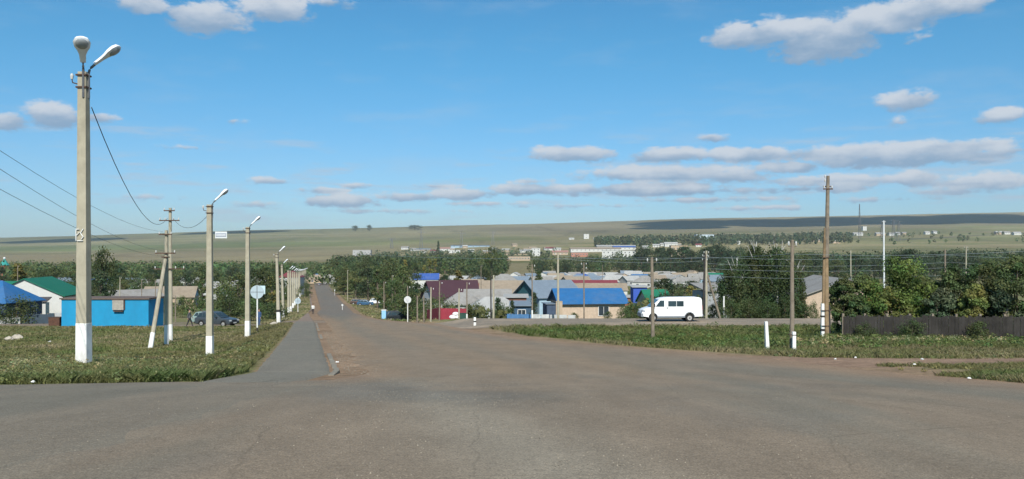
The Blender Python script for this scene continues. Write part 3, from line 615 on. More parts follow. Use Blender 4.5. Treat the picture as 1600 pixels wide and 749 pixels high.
# left cluster: H pole with strut
uB = pole(266.5, 62, 325, 'tall utility pole with three crossarms and white foot, rightmost of the strutted pair', pole_conc, .15, ins=0, cross=[(.22, .8), (.95, 1.5), (4.55, 2.3)], paint=1.25, group='utility poles on the left field')
uA = pole(260, 58, 360, 'shorter concrete utility pole that the slanting strut leans against', pole_conc, .15, ins=0, cross=[(.3, .9), (1.6, 1.4)], paint=1.4, group='utility poles on the left field')
b0 = Vector(P(235, 55)); topz = zat(402, 57.8); tp = Vector(((259 - 800) / F * 57.8, 57.8, topz)); st = empty('pole_strut', b0, 0, 'slanting concrete strut with white foot propping the utility pole', 'strut')
dv = tp - b0; MB().tube([dv * -.03, dv * .5, dv], [.15, .14, .12], 8).build('strut', pole_conc, st, smooth=True); MB().tube([dv * 0, dv * .16], [.157, .154], 8).build('base_paint', white_paint, st, smooth=True)
MB().box((tp.x - b0.x, tp.y - b0.y - .02, tp.z - b0.z), (.42, .42, .08)).build('clamp', rust, st)
# right side, foreground
pole(1020, 48, 402, 'grey wooden roadside pole standing in front of the white van', wood, .11, ins=2, side=.26, group='short wooden poles on the right verge')
pole(1237, 36.5, 375, 'grey wooden roadside pole bound to the short white concrete stub', wood, .10, ins=2, side=.16, group='short wooden poles on the right verge').children
t = empty('concrete_stub', P(1240.5, 36), 0, 'short white concrete stub beside the foot of the wooden roadside pole', 'post')
MB().add(*taper(.16, .15, -.2, 0.86)).build('stub', white_paint, t, bevel=.02); MB().box((-.05, .05, .72), (.30, .26, .03)).build('wire_binding', rust, t)
t = empty('concrete_post', P(1199, 36.5), R(10), 'leaning bare white concrete post standing alone on the right verge', 'post'); t.rotation_euler.y = R(-3)
MB().add(*taper(.17, .13, -.2, 1.3)).build('post', white_paint, t, bevel=.015)
# tall spliced pole
Y = 49; loc = P(1289.5, Y); H = zat(275, Y) - loc[2]; t = empty('utility_pole', loc, 0, 'tall brown wooden utility pole with white wrapped foot beside the dark fence', 'utility pole')
MB().tube([(.08, 0, -.2), (.06, 0, H * .33), (.05, 0, H * .62)], [.14, .14, .12], 9).build('lower_pole', wood_br, t, smooth=True)
MB().tube([(-.13, .02, 1.2), (-.08, .02, H * .4), (.0, .02, H * .68)], [.07, .09, .08], 8).build('splice_timber', wood_br, t, smooth=True)
MB().tube([(.07, -.03, H * .5), (.12, -.02, H * .8), (.16, 0, H)], [.12, .115, .095], 9).build('upper_pole', wood, t, smooth=True)
MB().add(*taper(.19, .17, -.1, 2.1, x=-.16, y=.0)).build('foot_stub', white_paint, t, bevel=.02)
MB().box((-.16, 0, .55), (.215, .2, .14)).build('tar_wrap', tarred, t); MB().box((-.16, 0, 1.35), (.21, .195, .10)).build('tar_wrap', tarred, t)
MB().tube([(.21, .0, -.1), (.2, 0, 2.0)], .10, 8).build('foot_timber', tarred, t, smooth=True)
for zz in (.8, 1.7, H * .5): MB().box((-.02, 0, zz), (.44, .34, .03)).build('wire_binding', rust, t)
MB().box((.13, -.09, H - .78), (.55, .07, .07)).build('crossarm', rust, t); MB().box((.14, .09, H - .62), (.45, .06, .06)).build('crossarm', rust, t)
insul(t, [(-.1, -.09, H - .74), (.36, -.09, H - .74), (-.02, -.02, H - .35), (-.02, -.02, H - .1)], H)
# behind the gravel road
pole(872, 84, 395, 'grey utility pole in front of the left end of the blue roofed brick house', pole_conc, .13, ins=2, paint=0, group='poles along the gravel side road')
pole(912.5, 84, 410, 'thin wooden pole in front of the blue roofed brick house wall', wood, .08, ins=3, group='poles along the gravel side road')
pole(831.5, 84, 413, 'thin pole left of the blue roofed brick house by the fence', wood, .075, ins=1, paint=.9, group='poles along the gravel side road')
pole(771, 84, 430, 'pale concrete pole behind the black striped kerb bollard', pole_conc, .11, ins=1, group='poles along the gravel side road')
pole(767, 86, 433, 'dark tarred pole paired with the pale concrete one', tarred, .08, ins=0, group='poles along the gravel side road')
for px, top, base_m, lab in ((652, 463, wood, 'short grey fence post nearest the round sign'), (662, 462, wood, 'thicker short grey post right of the fence post by the round sign'), (673, 449, pole_conc, 'pale pole at the left end of the red fence'), (686.5, 440, wood, 'thin wooden pole rising before the maroon roof over the red fence'), (717, 451, pole_conc, 'pale pole at the right end of the red fence'), (729.5, 441, wood, 'thin wooden pole with a white foot right of the red fence')):
    pole(px, 85 - (px - 650) * .02, top, lab, base_m, .075 if 'thin ' in lab else .09, ins=1 if 'thin' in lab or 'pale' in lab else 0, group='poles near the red fence', paint=.5 if 'white foot' in lab else 0)
pole(1098, 87, 397, 'black tarred pole with white rings just behind the van', tarred, .12, ins=4, lean=1.5, group='strutted pole group behind the van')
pole(1103.5, 88, 392, 'grey concrete pole standing close beside the black tarred pole', pole_conc, .14, ins=4, group='strutted pole group behind the van')
b0 = Vector(P(1126, 88)); tp = Vector(((1104 - 800) / F * 88, 88, zat(425, 88))); st = empty('pole_strut', b0, 0, 'slanting grey strut leaning on the concrete pole behind the van', 'strut'); dv = tp - b0
MB().tube([dv * -.03, dv], [.12, .10], 8).build('strut', wood, st, smooth=True)
pole(1131, 90, 463, 'short white post at the corner of the grey shed', white_paint, .10, ins=0, name='post', cat='post')
pole(1381.5, 120, 345, 'tall white metal pole rising behind the right hand bushes', mat('pale_metal', (.6, .62, .62), .5, .1), .14, ins=2)
pole(1477, 75, 390, 'plain wooden pole rising out of the bushes right of the white metal pole', wood, .10, ins=0)
pole(1509, 130, 385, 'thin pale pole with insulators behind the far right bushes', pole_conc, .11, ins=3)
pole(1330, 130, 391, 'thin pole behind the barn and the left end of the bushes', pole_conc, .11, ins=0)
pole(1573, 48.5, 466, 'thick wooden stake standing behind the right end of the dark fence', wood, .12, ins=0, name='post', cat='post')
# left middle distance
for px, Y, top, lab in ((187, 150, 433, 'thin pale pole rising above the blue kiosk roof'), (221, 165, 436, 'thin pole between the grey shed roofs left'), (243, 170, 438, 'thin pole before the tan gabled house'), (274, 100, 462, 'short stake behind the utility pole pair'), (28, 160, 415, 'pole in front of the yellowish tree at far left'), (600, 118, 440, 'thin pole standing on the small blue painted pillar'), (543, 250, 422, 'white concrete pole by the trees at the far road end'), (583, 260, 425, 'far thin pole among the trees right of the road'), (613, 150, 430, 'thin pole among trees left of the round sign'), (637, 92, 447, 'thin pole rising behind the round road sign'), (575, 240, 440, 'pale short pole near the parked cars'), (941, 300, 414, 'thin far pole behind the blue roofed house'), (752, 200, 415, 'thin pole behind the grey roofs')):
    pole(px, Y, top, lab, pole_conc if 'pale' in lab or 'white' in lab else wood, .10 if Y > 140 else .08, ins=0 if 'stake' in lab else 1, name='post' if 'stake' in lab else 'utility_pole', cat='post' if 'stake' in lab else 'utility pole')

# ------------------------------------------------------------------ wires
def wire(a, b, sag, label, r=.012, m=wire_m, group='overhead wires'):
    a, b = Vector(a), Vector(b); n = 14; pts = []
    for i in range(n + 1):
        t = i / n; p = a.lerp(b, t); p.z -= sag * 4 * t * (1 - t); pts.append(p)
    return tag(MB().tube(pts, r, 5).build('wire', m), label, 'wire', group)
def W3(px, py, Y): return ((px - 800) / F * Y, Y, zat(py, Y))
wire(W3(143, 168, 24), W3(262, 341, 62), 1.6, 'dark cable swooping from the double headed lamp down to the tall utility pole', .014)
wire(W3(270, 341, 62), W3(327, 334, 44.8), .75, 'short slack cable from the utility pole to the lamp with the name plate', .013)
wire(W3(-60, 196, 17), W3(255, 362, 58), .5, 'uppermost of three thin wires coming in from the left edge', .006)
wire(W3(-60, 225, 17), W3(258, 392, 58), .5, 'middle of three thin wires coming in from the left edge', .006)
wire(W3(-60, 263, 17), W3(262, 400, 62), .5, 'lowest of three thin wires coming in from the left edge', .006)
wire(W3(560, 397, 92), W3(1020, 403, 48), .25, 'thin pale wire from the middle trees to the pole before the van', .011, wire_g)
wire(W3(1020, 403, 48), W3(1233, 397, 36.5), .1, 'thin pale wire between the two short wooden roadside poles', .009, wire_g)
wire(W3(1240, 397, 36.5), W3(1680, 388, 30), .15, 'thin pale wire running right from the stub bound pole', .007, wire_g)
for k, (ya, yb, yc) in enumerate(((402, 399, 398), (412, 410, 410), (420, 418, 419), (431, 430, 428))):
    wire(W3(1102, ya, 88), W3(1485, yb, 88), .35, '%s thin wire from the strutted pole right over the birches' % ('topmost', 'second from top', 'third from top', 'lowest')[k], .011, wire_g)
    if k < 3: wire(W3(1485, yb, 88), W3(1700, yc, 92), .3, '%s thin wire over the far right bushes' % ('topmost', 'middle', 'lowest')[k], .011, wire_g)
for k, (ya, yb) in enumerate(((400, 402), (404, 408))): wire(W3(872, ya, 84), W3(1098, yb, 87), .3, '%s wire from the brick house pole to the tarred pole' % ('upper', 'lower')[k], .011, wire_g)

# ------------------------------------------------------------------ signs
def round_sign(loc, H, rad, label, face, back, post, postr=.035, plate=False, rz=0, tip=True, text=None):
    t = empty('road_sign', loc, rz, label, 'road sign'); MB().tube([(0, 0, -.2), (0, 0, H)], postr, 8).build('post', post, t, smooth=True)
    if tip: MB().tube([(0, 0, -.02), (0, 0, .35)], postr + .004, 8).build('post_foot', tarred, t, smooth=True)
    d = MB(); d.tube([(0, -.05, H - rad), (0, -.065, H - rad)], rad, 28); o = d.build('sign_disc', back, t)
    if face: 
        MB().tube([(0, -.066, H - rad), (0, -.072, H - rad)], rad * .96, 28).build('sign_face', face, o)
    else:
        MB().box((0, -.075, H - rad), (.05, .02, rad * 1.9)).build('stiffener', steel, o); MB().box((0, -.078, H - rad), (rad * 1.9, .012, .03)).build('stiffener', steel, o)
    if text:
        MB().tube([(0, -.073, H - rad), (0, -.076, H - rad)], rad * .45, 20).build('sign_mark', text, o)
    if plate: MB().box((.30, .03, H - rad + .18), (.75, .02, .72)).build('back_plate', mat('pale_plate', (.45, .58, .62), .5, .08), t)
    return t
signback = mat('sign_back', (.36, .44, .48), .5, .08, 3, .05)
Y = 72; l = P(402, Y); round_sign(l, zat(446, Y) - l[2], .58, 'back of a round grey road sign with a square plate on a white post', None, signback, white_paint, .06, True)
round_sign(P(465.5, 150), 2.9, .55, 'small pale blue road sign among the far lamp posts', None, signback, white_paint, .06)
Y = 86; l = P(637, Y); round_sign(l, zat(463, Y) - l[2], .37, 'round white road sign on a thin white post right of the road', mat('sign_white', (.55, .55, .53), .5, .05), signback, white_paint, .045, False, tip=False, text=mat('sign_inner', (.5, .5, .52), .5, .05))
for px, Y, h_, lab in ((535, 175, 1.35, 'tiny white road sign on the right verge, the nearer of two'), (523, 290, 2.3, 'tiny white road sign at the far road end, the farther of two')):
    round_sign(P(px, Y), h_, .22, lab, mat('sign_white', (0, 0, 0)), signback, white_paint, .05, False, tip=False)
t = empty('kerb_bollard', P(742, 72), 0, 'small white bollard with a black slanting stripe at the gravel road corner', 'bollard')
MB().add(*taper(.22, .19, -.1, .78)).build('bollard', white_paint, t, bevel=.02); o = MB().box((0, 0, .42), (.23, .21, .12)).build('black_stripe', tarred, t); o.rotation_euler.y = 0
t = empty('painted_pillar', P(600, 118), 0, 'small pale blue painted pillar on the grass right of the road', 'pillar')
MB().box((0, 0, .7), (.6, .5, 1.5)).build('pillar', mat('pale_blue_paint', (.25, .48, .70), .7, .1), t, bevel=.03); MB().box((0, 0, 1.5), (.68, .58, .1)).build('cap', white_paint, t)

# ------------------------------------------------------------------ buildings
glass = glassy('window_glass'); wframe = mat('window_frame', (.62, .62, .6), .6, .06)
def rmat(name, col, freq=2.2, rough=.6, dirt=None, amt=0.): return mat(name, col, rough, .10, 1.2, .3, stripes=('X', freq), dirt=dirt, dirt_amt=amt)
R_BLUE = rmat('roof_blue', (.03, .15, .36), 2.0, .6, (.12, .2, .32), .5); R_COB = rmat('roof_cobalt', (.045, .11, .36), 2.0, .6, (.15, .2, .32), .5); R_GREEN = rmat('roof_green', (.015, .17, .095), 2.0, .6)
R_GREY = rmat('roof_asbestos', (.31, .30, .28), 2.6, .9, (.20, .18, .15), .6); R_PALE = rmat('roof_pale', (.43, .43, .41), 2.6, .8, (.3, .28, .25), .5); R_MAR = rmat('roof_maroon', (.075, .035, .045), 2.2)
R_TAN = rmat('roof_tan', (.33, .27, .20), 2.2, .9, (.22, .17, .12), .5); R_RED = rmat('roof_red', (.22, .05, .06), 2.2); R_STEEL = rmat('roof_steel', (.20, .25, .30), 2.2, .6); R_DARK = rmat('roof_dark', (.10, .09, .085), 2.2)
W_BEIGE = mat('wall_beige_brick', (.46, .36, .27), .9, .14, 3, .3, dirt=(.3, .24, .19), dirt_amt=.4); W_WHITE = mat('wall_white', (.50, .50, .475), .9, .06, 2, .2, dirt=(.4, .38, .34), dirt_amt=.35)
W_TAN = mat('wall_tan', (.40, .31, .22), .9, .15, 2, .3); W_GREY = mat('wall_grey', (.33, .33, .32), .9, .15, 2, .3); W_TEAL = mat('wall_teal', (.05, .17, .19), .8, .12, 2, .2, stripes=('X', 3)); W_DBLUE = mat('wall_dark_blue', (.05, .075, .12), .8, .2, 2, .2)
W_BLUE = mat('wall_blue_paint', (.012, .235, .43), .75, .07, 1.3, .2, dirt=(.015, .18, .33), dirt_amt=.6); W_BRICK = mat('wall_red_brick', (.30, .12, .08), .9, .2, 4, .3); W_BROWN = mat('wall_brown', (.20, .09, .06), .9, .2, 3, .3)
W_LB = mat('wall_light_blue', (.30, .42, .50), .8, .1, 2, .2)
def add_window(t, c, w, h, n='y', fr=wframe, m=glass):
    f = MB(); dw = .07
    if n == 'y':
        for dx, dz, a, b in ((0, h / 2, w + dw, dw), (0, -h / 2, w + dw, dw), (-w / 2, 0, dw, h), (w / 2, 0, dw, h), (0, 0, dw * .7, h)): f.box((c[0] + dx, c[1] - .04, c[2] + dz), (a, .08, b))
        f = f.build('window', fr, t); MB().box((c[0], c[1] - .015, c[2]), (w - dw, .05, h - dw)).build('pane', m, f)
    else:
        s = 1 if n == 'x' else -1
        for dx, dz, a, b in ((0, h / 2, w + dw, dw), (0, -h / 2, w + dw, dw), (-w / 2, 0, dw, h), (w / 2, 0, dw, h), (0, 0, dw * .7, h)): f.box((c[0] + s * .04, c[1] + dx, c[2] + dz), (.08, a, b))
        f = f.build('window', fr, t); MB().box((c[0] + s * .015, c[1], c[2]), (.05, w - dw, h - dw)).build('pane', m, f)
def house(px, Y, w, d, hw, hr, label, wall, roof, axis='x', kind='gable', rz=0, wins=2, door=False, chim=0, group=None, name='house', cat='house', over=.35, dz=0, gable_m=None, winh=1.1, sidewin=0):
    loc = P(px, Y); t = empty(name, (loc[0], loc[1], loc[2] + dz), R(rz), label, cat, group)
    # local: front (towards camera) is y = -d/2; ridge along axis
    m = MB(); m.box((0, 0, hw / 2 - .4), (w, d, hw + .8)); gm = MB()
    if kind == 'gable':
        if axis == 'x': tri = [(-d / 2, hw), (d / 2, hw), (0, hw + hr)]; [gm.add([(sx * (w / 2 - .01), a, b) for a, b in tri] + [(sx * (w / 2 - .2), a, b) for a, b in tri], [(0, 1, 2), (5, 4, 3), (0, 3, 4, 1), (1, 4, 5, 2), (2, 5, 3, 0)]) for sx in (-1, 1)]
        else: tri = [(-w / 2, hw), (w / 2, hw), (0, hw + hr)]; [gm.add([(a, sy * (d / 2 - .01), b) for a, b in tri] + [(a, sy * (d / 2 - .2), b) for a, b in tri], [(0, 1, 2), (5, 4, 3), (0, 3, 4, 1), (1, 4, 5, 2), (2, 5, 3, 0)]) for sy in (-1, 1)]
    if gable_m is None: m.add(gm.v, gm.f) if gm.v else None
    m.build('wall', wall, t)
    if gable_m is not None and gm.v: gm.build('gable', gable_m, t)
    r = MB(); th = .10
    def slab(pts):   # quad/tri outline extruded down
        n = len(pts); r.add([tuple(p) for p in pts] + [(p[0], p[1], p[2] - th) for p in pts], [tuple(range(n)), tuple(reversed(range(n, 2 * n)))] + [(i, (i + 1) % n, (i + 1) % n + n, i + n) for i in range(n)])
    e = th * 1.1; W_, D_ = w / 2 + over, d / 2 + over
    if kind == 'gable' and axis == 'x':
        dz_ = over * hr / (d / 2); zr = hw + hr + e; ze = hw - dz_ + e
        for s in (-1, 1): slab([(-W_, s * D_, ze), (W_, s * D_, ze), (W_, 0, zr), (-W_, 0, zr)])
    elif kind == 'gable':
        dz_ = over * hr / (w / 2); zr = hw + hr + e; ze = hw - dz_ + e
        for s in (-1, 1): slab([(s * W_, -D_, ze), (s * W_, D_, ze), (0, D_, zr), (0, -D_, zr)])
    elif kind == 'hip':
        k = min(w, d) / 2; L2 = max(w / 2 - k * .8, .05); zr = hw + hr; ze = hw + .02; a = [(-W_, -D_, ze), (W_, -D_, ze), (W_, D_, ze), (-W_, D_, ze), (-L2, 0, zr), (L2, 0, zr)]
        r.add(a, [(0, 1, 5, 4), (1, 2, 5), (2, 3, 4, 5), (3, 0, 4), (3, 2, 1, 0)]); r.box((0, 0, ze - .05), (2 * W_ - .01, 2 * D_ - .01, .08))
    elif kind == 'shed':
        r.add([(-W_, -D_, hw + .03), (W_, -D_, hw + .03), (W_, D_, hw + hr), (-W_, D_, hw + hr), (-W_, -D_, hw + .03 + th), (W_, -D_, hw + .03 + th), (W_, D_, hw + hr + th), (-W_, D_, hw + hr + th)], [(3, 2, 1, 0), (4, 5, 6, 7), (0, 1, 5, 4), (1, 2, 6, 5), (2, 3, 7, 6), (3, 0, 4, 7)])
    else: r.box((0, 0, hw + .08), (2 * W_, 2 * D_, .16))
    ro = r.build('roof', roof, t)
    for k in range(chim):
        x = w * (.18 - .4 * k); MB().box((x, .4, hw + hr + .1), (.5, .5, 1.3)).build('chimney', W_BRICK, ro)
    for k in range(wins):
        x = -w / 2 + w * (k + .5) / max(wins, 1) + (.0 if not door else -.3); add_window(t, (x, -d / 2, hw * .55), min(1.2, w / (wins + 1) * .8), winh)
    for k in range(sidewin): add_window(t, (-w / 2 if px > 500 else w / 2, -d / 2 + d * (k + .5) / sidewin, hw * .55), 1.0, winh, n='-x' if px > 500 else 'x')
    if door:
        dr_ = MB().box((w * .36, -d / 2 - .04, 1.0), (.95, .08, 2.0)).build('door', W_BROWN, t); MB().box((w * .36 + .32, -d / 2 - .1, 1.0), (.05, .06, .14)).build('handle', steel, dr_)
    return t
# --- left side
Y = 87.85; lx = (164 - 800) / F * 86; k = empty('kiosk', (lx, 86 + 1.85, z(lx, 88)), 0, 'flat roofed bright blue kiosk building with a small boarded hatch', 'kiosk')
MB().box((0, 0, 1.2), (9.0, 3.7, 3.4)).build('wall', W_BLUE, k, bevel=.02); MB().box((0, 0, 2.98), (9.3, 4.0, .14)).build('roof', mat('bitumen_roof', (.12, .09, .075), .9, .2, 3, .3), k)
MB().box((0, 0, 2.885), (9.06, 3.76, .06)).build('cornice', mat('roof_edge', (.35, .34, .33), .8, .2, 3, .3), k)
hx = (185.5 - 800) / F * 86 - lx; hz = zat(477, 86) - z(lx, 88); h = MB().box((hx, -1.95, hz), (1.15, .22, 1.0)).build('hatch', mat('hatch_board', (.30, .28, .24), .8, .2, 4, .3), k, bevel=.02)
MB().box((hx + .05, -2.0, hz - .62), (1.0, .3, .08)).build('hatch_shelf', rust, h); MB().box((hx + .63, -1.9, hz + .1), (.08, .12, 1.1)).build('hatch_frame', rust, h); MB().box((hx, -1.93, hz + .55), (1.3, .24, .08)).build('hatch_hood', rust, h)
t = empty('rusty_bin', P(88, 87), 0, 'rusty brown open metal bin left of the blue kiosk', 'bin'); MB().box((0, 0, .42), (1.1, .9, .95), taper=1.05).build('bin_body', mat('rust_brown', (.09, .045, .03), .9, .35, 5, .3), t); MB().box((0, 0, .93), (1.24, 1.0, .06)).build('bin_rim', rust, t)
house(-8, 103, 7.6, 7, 2.7, 2.6, 'dark walled house under a bright blue hipped roof at the far left edge', W_DBLUE, R_BLUE, kind='hip', wins=3, rz=-4, sidewin=2)
house(60, 121, 9.8, 12, 3.6, 2.35, 'white gabled house with a bright green roof', W_WHITE, R_GREEN, axis='y', rz=13, wins=2, dz=.2, over=.3)
t = empty('porch', P(62, 112), R(13), 'small white porch with a thin red edged roof between the blue and green roofed houses', 'porch'); MB().box((0, 0, 1.2), (1.9, 1.6, 2.8)).build('wall', W_WHITE, t); MB().add([(-1.2, -1.1, 2.8), (1.2, -1.1, 2.8), (1.2, 1.1, 3.3), (-1.2, 1.1, 3.3), (-1.2, -1.1, 2.7), (1.2, -1.1, 2.7), (1.2, 1.1, 3.2), (-1.2, 1.1, 3.2)], [(0, 1, 2, 3), (7, 6, 5, 4), (0, 4, 5, 1), (1, 5, 6, 2), (2, 6, 7, 3), (3, 7, 4, 0)]).build('roof', R_DARK, t)
def wall_fence(x0, Y0, x1, Y1, h, label, m, name='fence', th=.15, posts=0, boards=0, cat='fence', top=None):
    a = Vector(P(x0, Y0)); b = Vector(P(x1, Y1)); t = empty(name, a, 0, label, cat); L_ = (b - a).length; n = max(2, int(L_ / 1.0)); mb = MB(); mats = [m]
    rr = random.Random(int(x0 + Y0)); ang = math.atan2(b.y - a.y, b.x - a.x)
    if boards:
        nb = int(L_ / boards)
        for i in range(nb):
            q = a.lerp(b, (i + .5) / nb); zz = z(q.x, q.y) - a.z; hh = h * (1 + rr.uniform(-.06, .05)); mb.box((q.x - a.x, q.y - a.y + rr.uniform(-.015, .015), zz + hh / 2 - .05), (boards * rr.uniform(.88, 1.02), .03, hh), ang + rr.uniform(-.03, .03))
        mb.build('boards', m, t); rl = MB()
        for fz in (.3, .78):
            for i in range(n):
                q0 = a.lerp(b, i / n); q1 = a.lerp(b, (i + 1) / n); rl.tube([(q0.x - a.x, q0.y - a.y + .06, z(q0.x, q0.y) - a.z + h * fz), (q1.x - a.x, q1.y - a.y + .06, z(q1.x, q1.y) - a.z + h * fz)], .03, 4)
        rl.build('rail', wood, t)
    else:
        for i in range(n):
            q0 = a.lerp(b, i / n) - a; q1 = a.lerp(b, (i + 1) / n) - a; z0 = z(a.x + q0.x, a.y + q0.y) - a.z - .2; z1 = z(a.x + q1.x, a.y + q1.y) - a.z - .2; nn = Vector((-math.sin(ang), math.cos(ang), 0)) * th / 2
            vs = [q0 - nn, q1 - nn, q1 + nn, q0 + nn]; zs = [z0, z1, z1, z0]; mb.add([(v.x, v.y, s) for v, s in zip(vs, zs)] + [(v.x, v.y, s + h + .2) for v, s in zip(vs, zs)], [(3, 2, 1, 0), (4, 5, 6, 7), (0, 1, 5, 4), (1, 2, 6, 5), (2, 3, 7, 6), (3, 0, 4, 7)])
        mb.build('panel', m, t)
    for i in range(posts):
        q = a.lerp(b, i / max(1, posts - 1)); MB().box((q.x - a.x, q.y - a.y + .09, z(q.x, q.y) - a.z + h / 2), (.12, .12, h + .16)).build('post', wood, t)
    return t
slate = mat('slate_panel', (.05, .075, .10), .7, .15, 2, .1, stripes=('X', 3)); pale = mat('pale_block', (.42, .43, .42), .9, .2, 2, .3, dirt=(.25, .24, .22), dirt_amt=.6)
wall_fence(32, 100, 85, 101, 1.15, 'dark slate blue sheet fence before the white house', slate, posts=6)
wall_fence(-20, 99, 32, 99.6, .75, 'low pale concrete wall in front of the blue roofed house at far left', pale, name='low_wall', cat='wall')
wall_fence(85.5, 101, 97, 101.5, 1.3, 'short pale wall section between the slate fence and the blue kiosk', pale, name='low_wall', cat='wall')
house(200, 170, 9, 12, 2.4, 2.2, 'long shed with a pale grey asbestos roof behind the blue kiosk', W_GREY, R_GREY, axis='y', rz=-42, wins=0)
house(228, 160, 7, 7, 1.8, 1.5, 'low shed with a pale flat looking roof behind the right end of the kiosk', W_GREY, R_PALE, axis='x', rz=-10, wins=0)
house(268, 195, 11, 8, 2.9, 2.2, 'tan house with a brown gabled roof between the lamp and utility poles', W_TAN, R_TAN, axis='x', rz=12, wins=2, gable_m=W_LB, sidewin=1)
house(345, 240, 9, 10, 3.4, 2.4, 'pale grey roofed house behind the lamp with the name plate', W_WHITE, R_PALE, axis='y', rz=-35)
house(390, 320, 12, 8, 3, 2, 'small far house with a pale roof behind the third street lamp', W_WHITE, R_PALE, wins=2)
for i, (px, Y, w, wl, rf, lab) in enumerate([(52, 380, 12, W_WHITE, R_PALE, 'far white house between the yellowish tree and the church'), (78, 420, 14, W_BRICK, R_RED, 'far house with a dull red roof above the green roof'), (115, 400, 13, W_GREY, R_STEEL, 'far grey house just left of the nearest lamp pole'), (160, 360, 9, W_LB, R_COB, 'far house with a cobalt roof behind the tall dark tree'), (213, 380, 14, W_LB, R_STEEL, 'far pale blue low house above the grey shed roofs'), (232, 340, 10, W_WHITE, R_GREY, 'far white house with a grey roof right of the low blue one'), (306, 420, 14, W_WHITE, R_PALE, 'far long white roof right of the utility poles'), (420, 420, 14, W_WHITE, R_PALE, 'far white building between the third and fourth lamps'), (12, 300, 10, W_GREY, R_GREEN, 'far small house with a green roof at the left edge')]):
    house(px, Y, w, 8, 3, 2, lab, wl, rf, kind='gable', wins=2, rz=random.Random(i).uniform(-20, 20))
# church
c = empty('church', P(7, 560), 0, 'distant red brick church tower with a teal pointed roof', 'church'); H0 = zat(424, 560) - c.location.z
MB().box((0, 0, H0 / 2), (7.5, 7.5, H0)).build('tower_base', W_BRICK, c); MB().tube([(0, 0, H0), (0, 0, H0 + 4)], [3.4, 2.6], 8).build('tower', W_BRICK, c); MB().tube([(0, 0, H0 + 4), (0, 0, H0 + 5), (0, 0, H0 + 8.5)], [3.2, 2.4, .15], 8).build('spire', mat('teal_roof', (.03, .25, .22), .6, .1), c)
MB().sphere((0, 0, H0 + 8.7), .8).build('dome', mat('pale_metal', (1, 1, 1)), c); MB().box((9, 0, H0 * .35), (12, 9, H0 * .7)).build('nave', W_BRICK, c); MB().prism([(3, H0 * .7), (15, H0 * .7), (9, H0 * .7 + 2.5)], -5, 5).build('nave_roof', R_GREEN, c)
# --- right middle distance
hb = house(917, 121.5, 9.3, 7.5, 2.75, 1.75, 'beige brick house under a bright blue roof behind the gravel road', W_BEIGE, R_BLUE, axis='x', wins=0, rz=8, over=.55, dz=.25, gable_m=mat('gable_blue', (.06, .10, .16), .8, .15, 3, .2, stripes=('X', 3)))
add_window(hb, (1.55, -3.75, 1.5), 1.5, 1.35); add_window(hb, (-4.65, -1.6, 1.5), 1.0, 1.3, n='-x'); add_window(hb, (-4.65, 1.4, 1.5), 1.0, 1.3, n='-x')
MB().box((-5.6, -1.2, 1.1), (1.7, 3.4, 2.6)).build('veranda', W_DBLUE, hb); MB().box((-5.6, -1.2, 2.5), (2.1, 3.8, .1)).build('veranda_roof', R_STEEL, hb)
wall_fence(792, 86, 830, 87, .62, 'low bright blue board fence at the roadside left of the brick house', mat('fence_blue', (.07, .17, .33), .8, .25, 3, .2), boards=.14)
wall_fence(831, 87.5, 900, 88.5, .62, 'low pale concrete fence in front of the blue roofed brick house', pale, boards=.9)
t = empty('brick_pillar', P(873.5, 90), 0, 'narrow brick gate pillar at the fence before the brick house', 'pillar'); MB().box((0, 0, .8), (.7, .6, 2.6)).build('pillar', mat('wall_tan', (1, 1, 1)), t)
house(856, 140, 8, 10, 3.9, 2.5, 'grey blue roofed house with a teal gable behind the blue roofed brick house', W_LB, R_STEEL, axis='x', rz=24, wins=1, gable_m=W_TEAL, sidewin=1, over=.4)
house(815, 112, 2.6, 3, 2.2, .5, 'small dark blue shed beside the teal gabled house', mat('shed_blue', (.04, .08, .13), .8, .2), R_STEEL, kind='shed', wins=1, name='shed', cat='shed')
house(806, 132, 3.3, 5, 3.6, .3, 'brown red garage with a white roof edge beside the teal gable', W_BROWN, R_PALE, kind='shed', wins=0, name='garage', cat='garage')
house(698, 165, 7.6, 9, 3.3, 3.3, 'house under a large maroon metal roof with a pale gable', W_WHITE, R_MAR, axis='x', rz=22, wins=1, gable_m=mat('gable_pale', (.40, .44, .50), .8, .1), over=.5, sidewin=1)
house(716, 205, 9, 8, 3.4, 3.2, 'second maroon roofed house just behind the first one', W_WHITE, R_MAR, axis='x', rz=10, wins=1)
house(723, 135, 6.4, 6, 2.5, 1.9, 'house with a low grey hipped roof behind the red fence', W_GREY, R_GREY, kind='hip', wins=2, rz=4)
house(762, 150, 8.0, 7, 3.0, 2.0, 'long grey roofed house left of the pale concrete pole', W_WHITE, R_GREY, axis='x', wins=1, rz=2)
house(772, 122, 7.5, 6, 1.9, 1.7, 'low pale grey hipped roof house close behind the paired poles', pale, R_PALE, kind='hip', wins=1, rz=4)
house(790, 180, 6, 9, 2.6, 1.6, 'narrow grey shed behind the pale grey hipped roof', W_GREY, R_GREY, axis='y', wins=0)
house(665, 385, 12, 8, 4.4, 2.6, 'white house under a bright cobalt blue roof left of the maroon roof', W_WHITE, R_COB, axis='x', wins=3, rz=5)
house(788, 370, 13, 12, 3.6, 3.4, 'large grey hipped roof house rising above the long tan roofs', W_TAN, R_GREY, kind='hip', wins=3)
house(800, 290, 22, 9, 2.8, 2.6, 'long low barn like building with a tan roof, the longer one', W_TAN, R_TAN, axis='x', wins=4)
house(812, 235, 14, 8, 2.6, 2.1, 'low tan roofed building just behind the brown red garage', W_TAN, R_TAN, axis='x', wins=2)
house(735, 330, 10, 8, 2.8, 2.4, 'tan roofed house right of the yellow poplar', W_TAN, R_TAN, axis='x', wins=2)
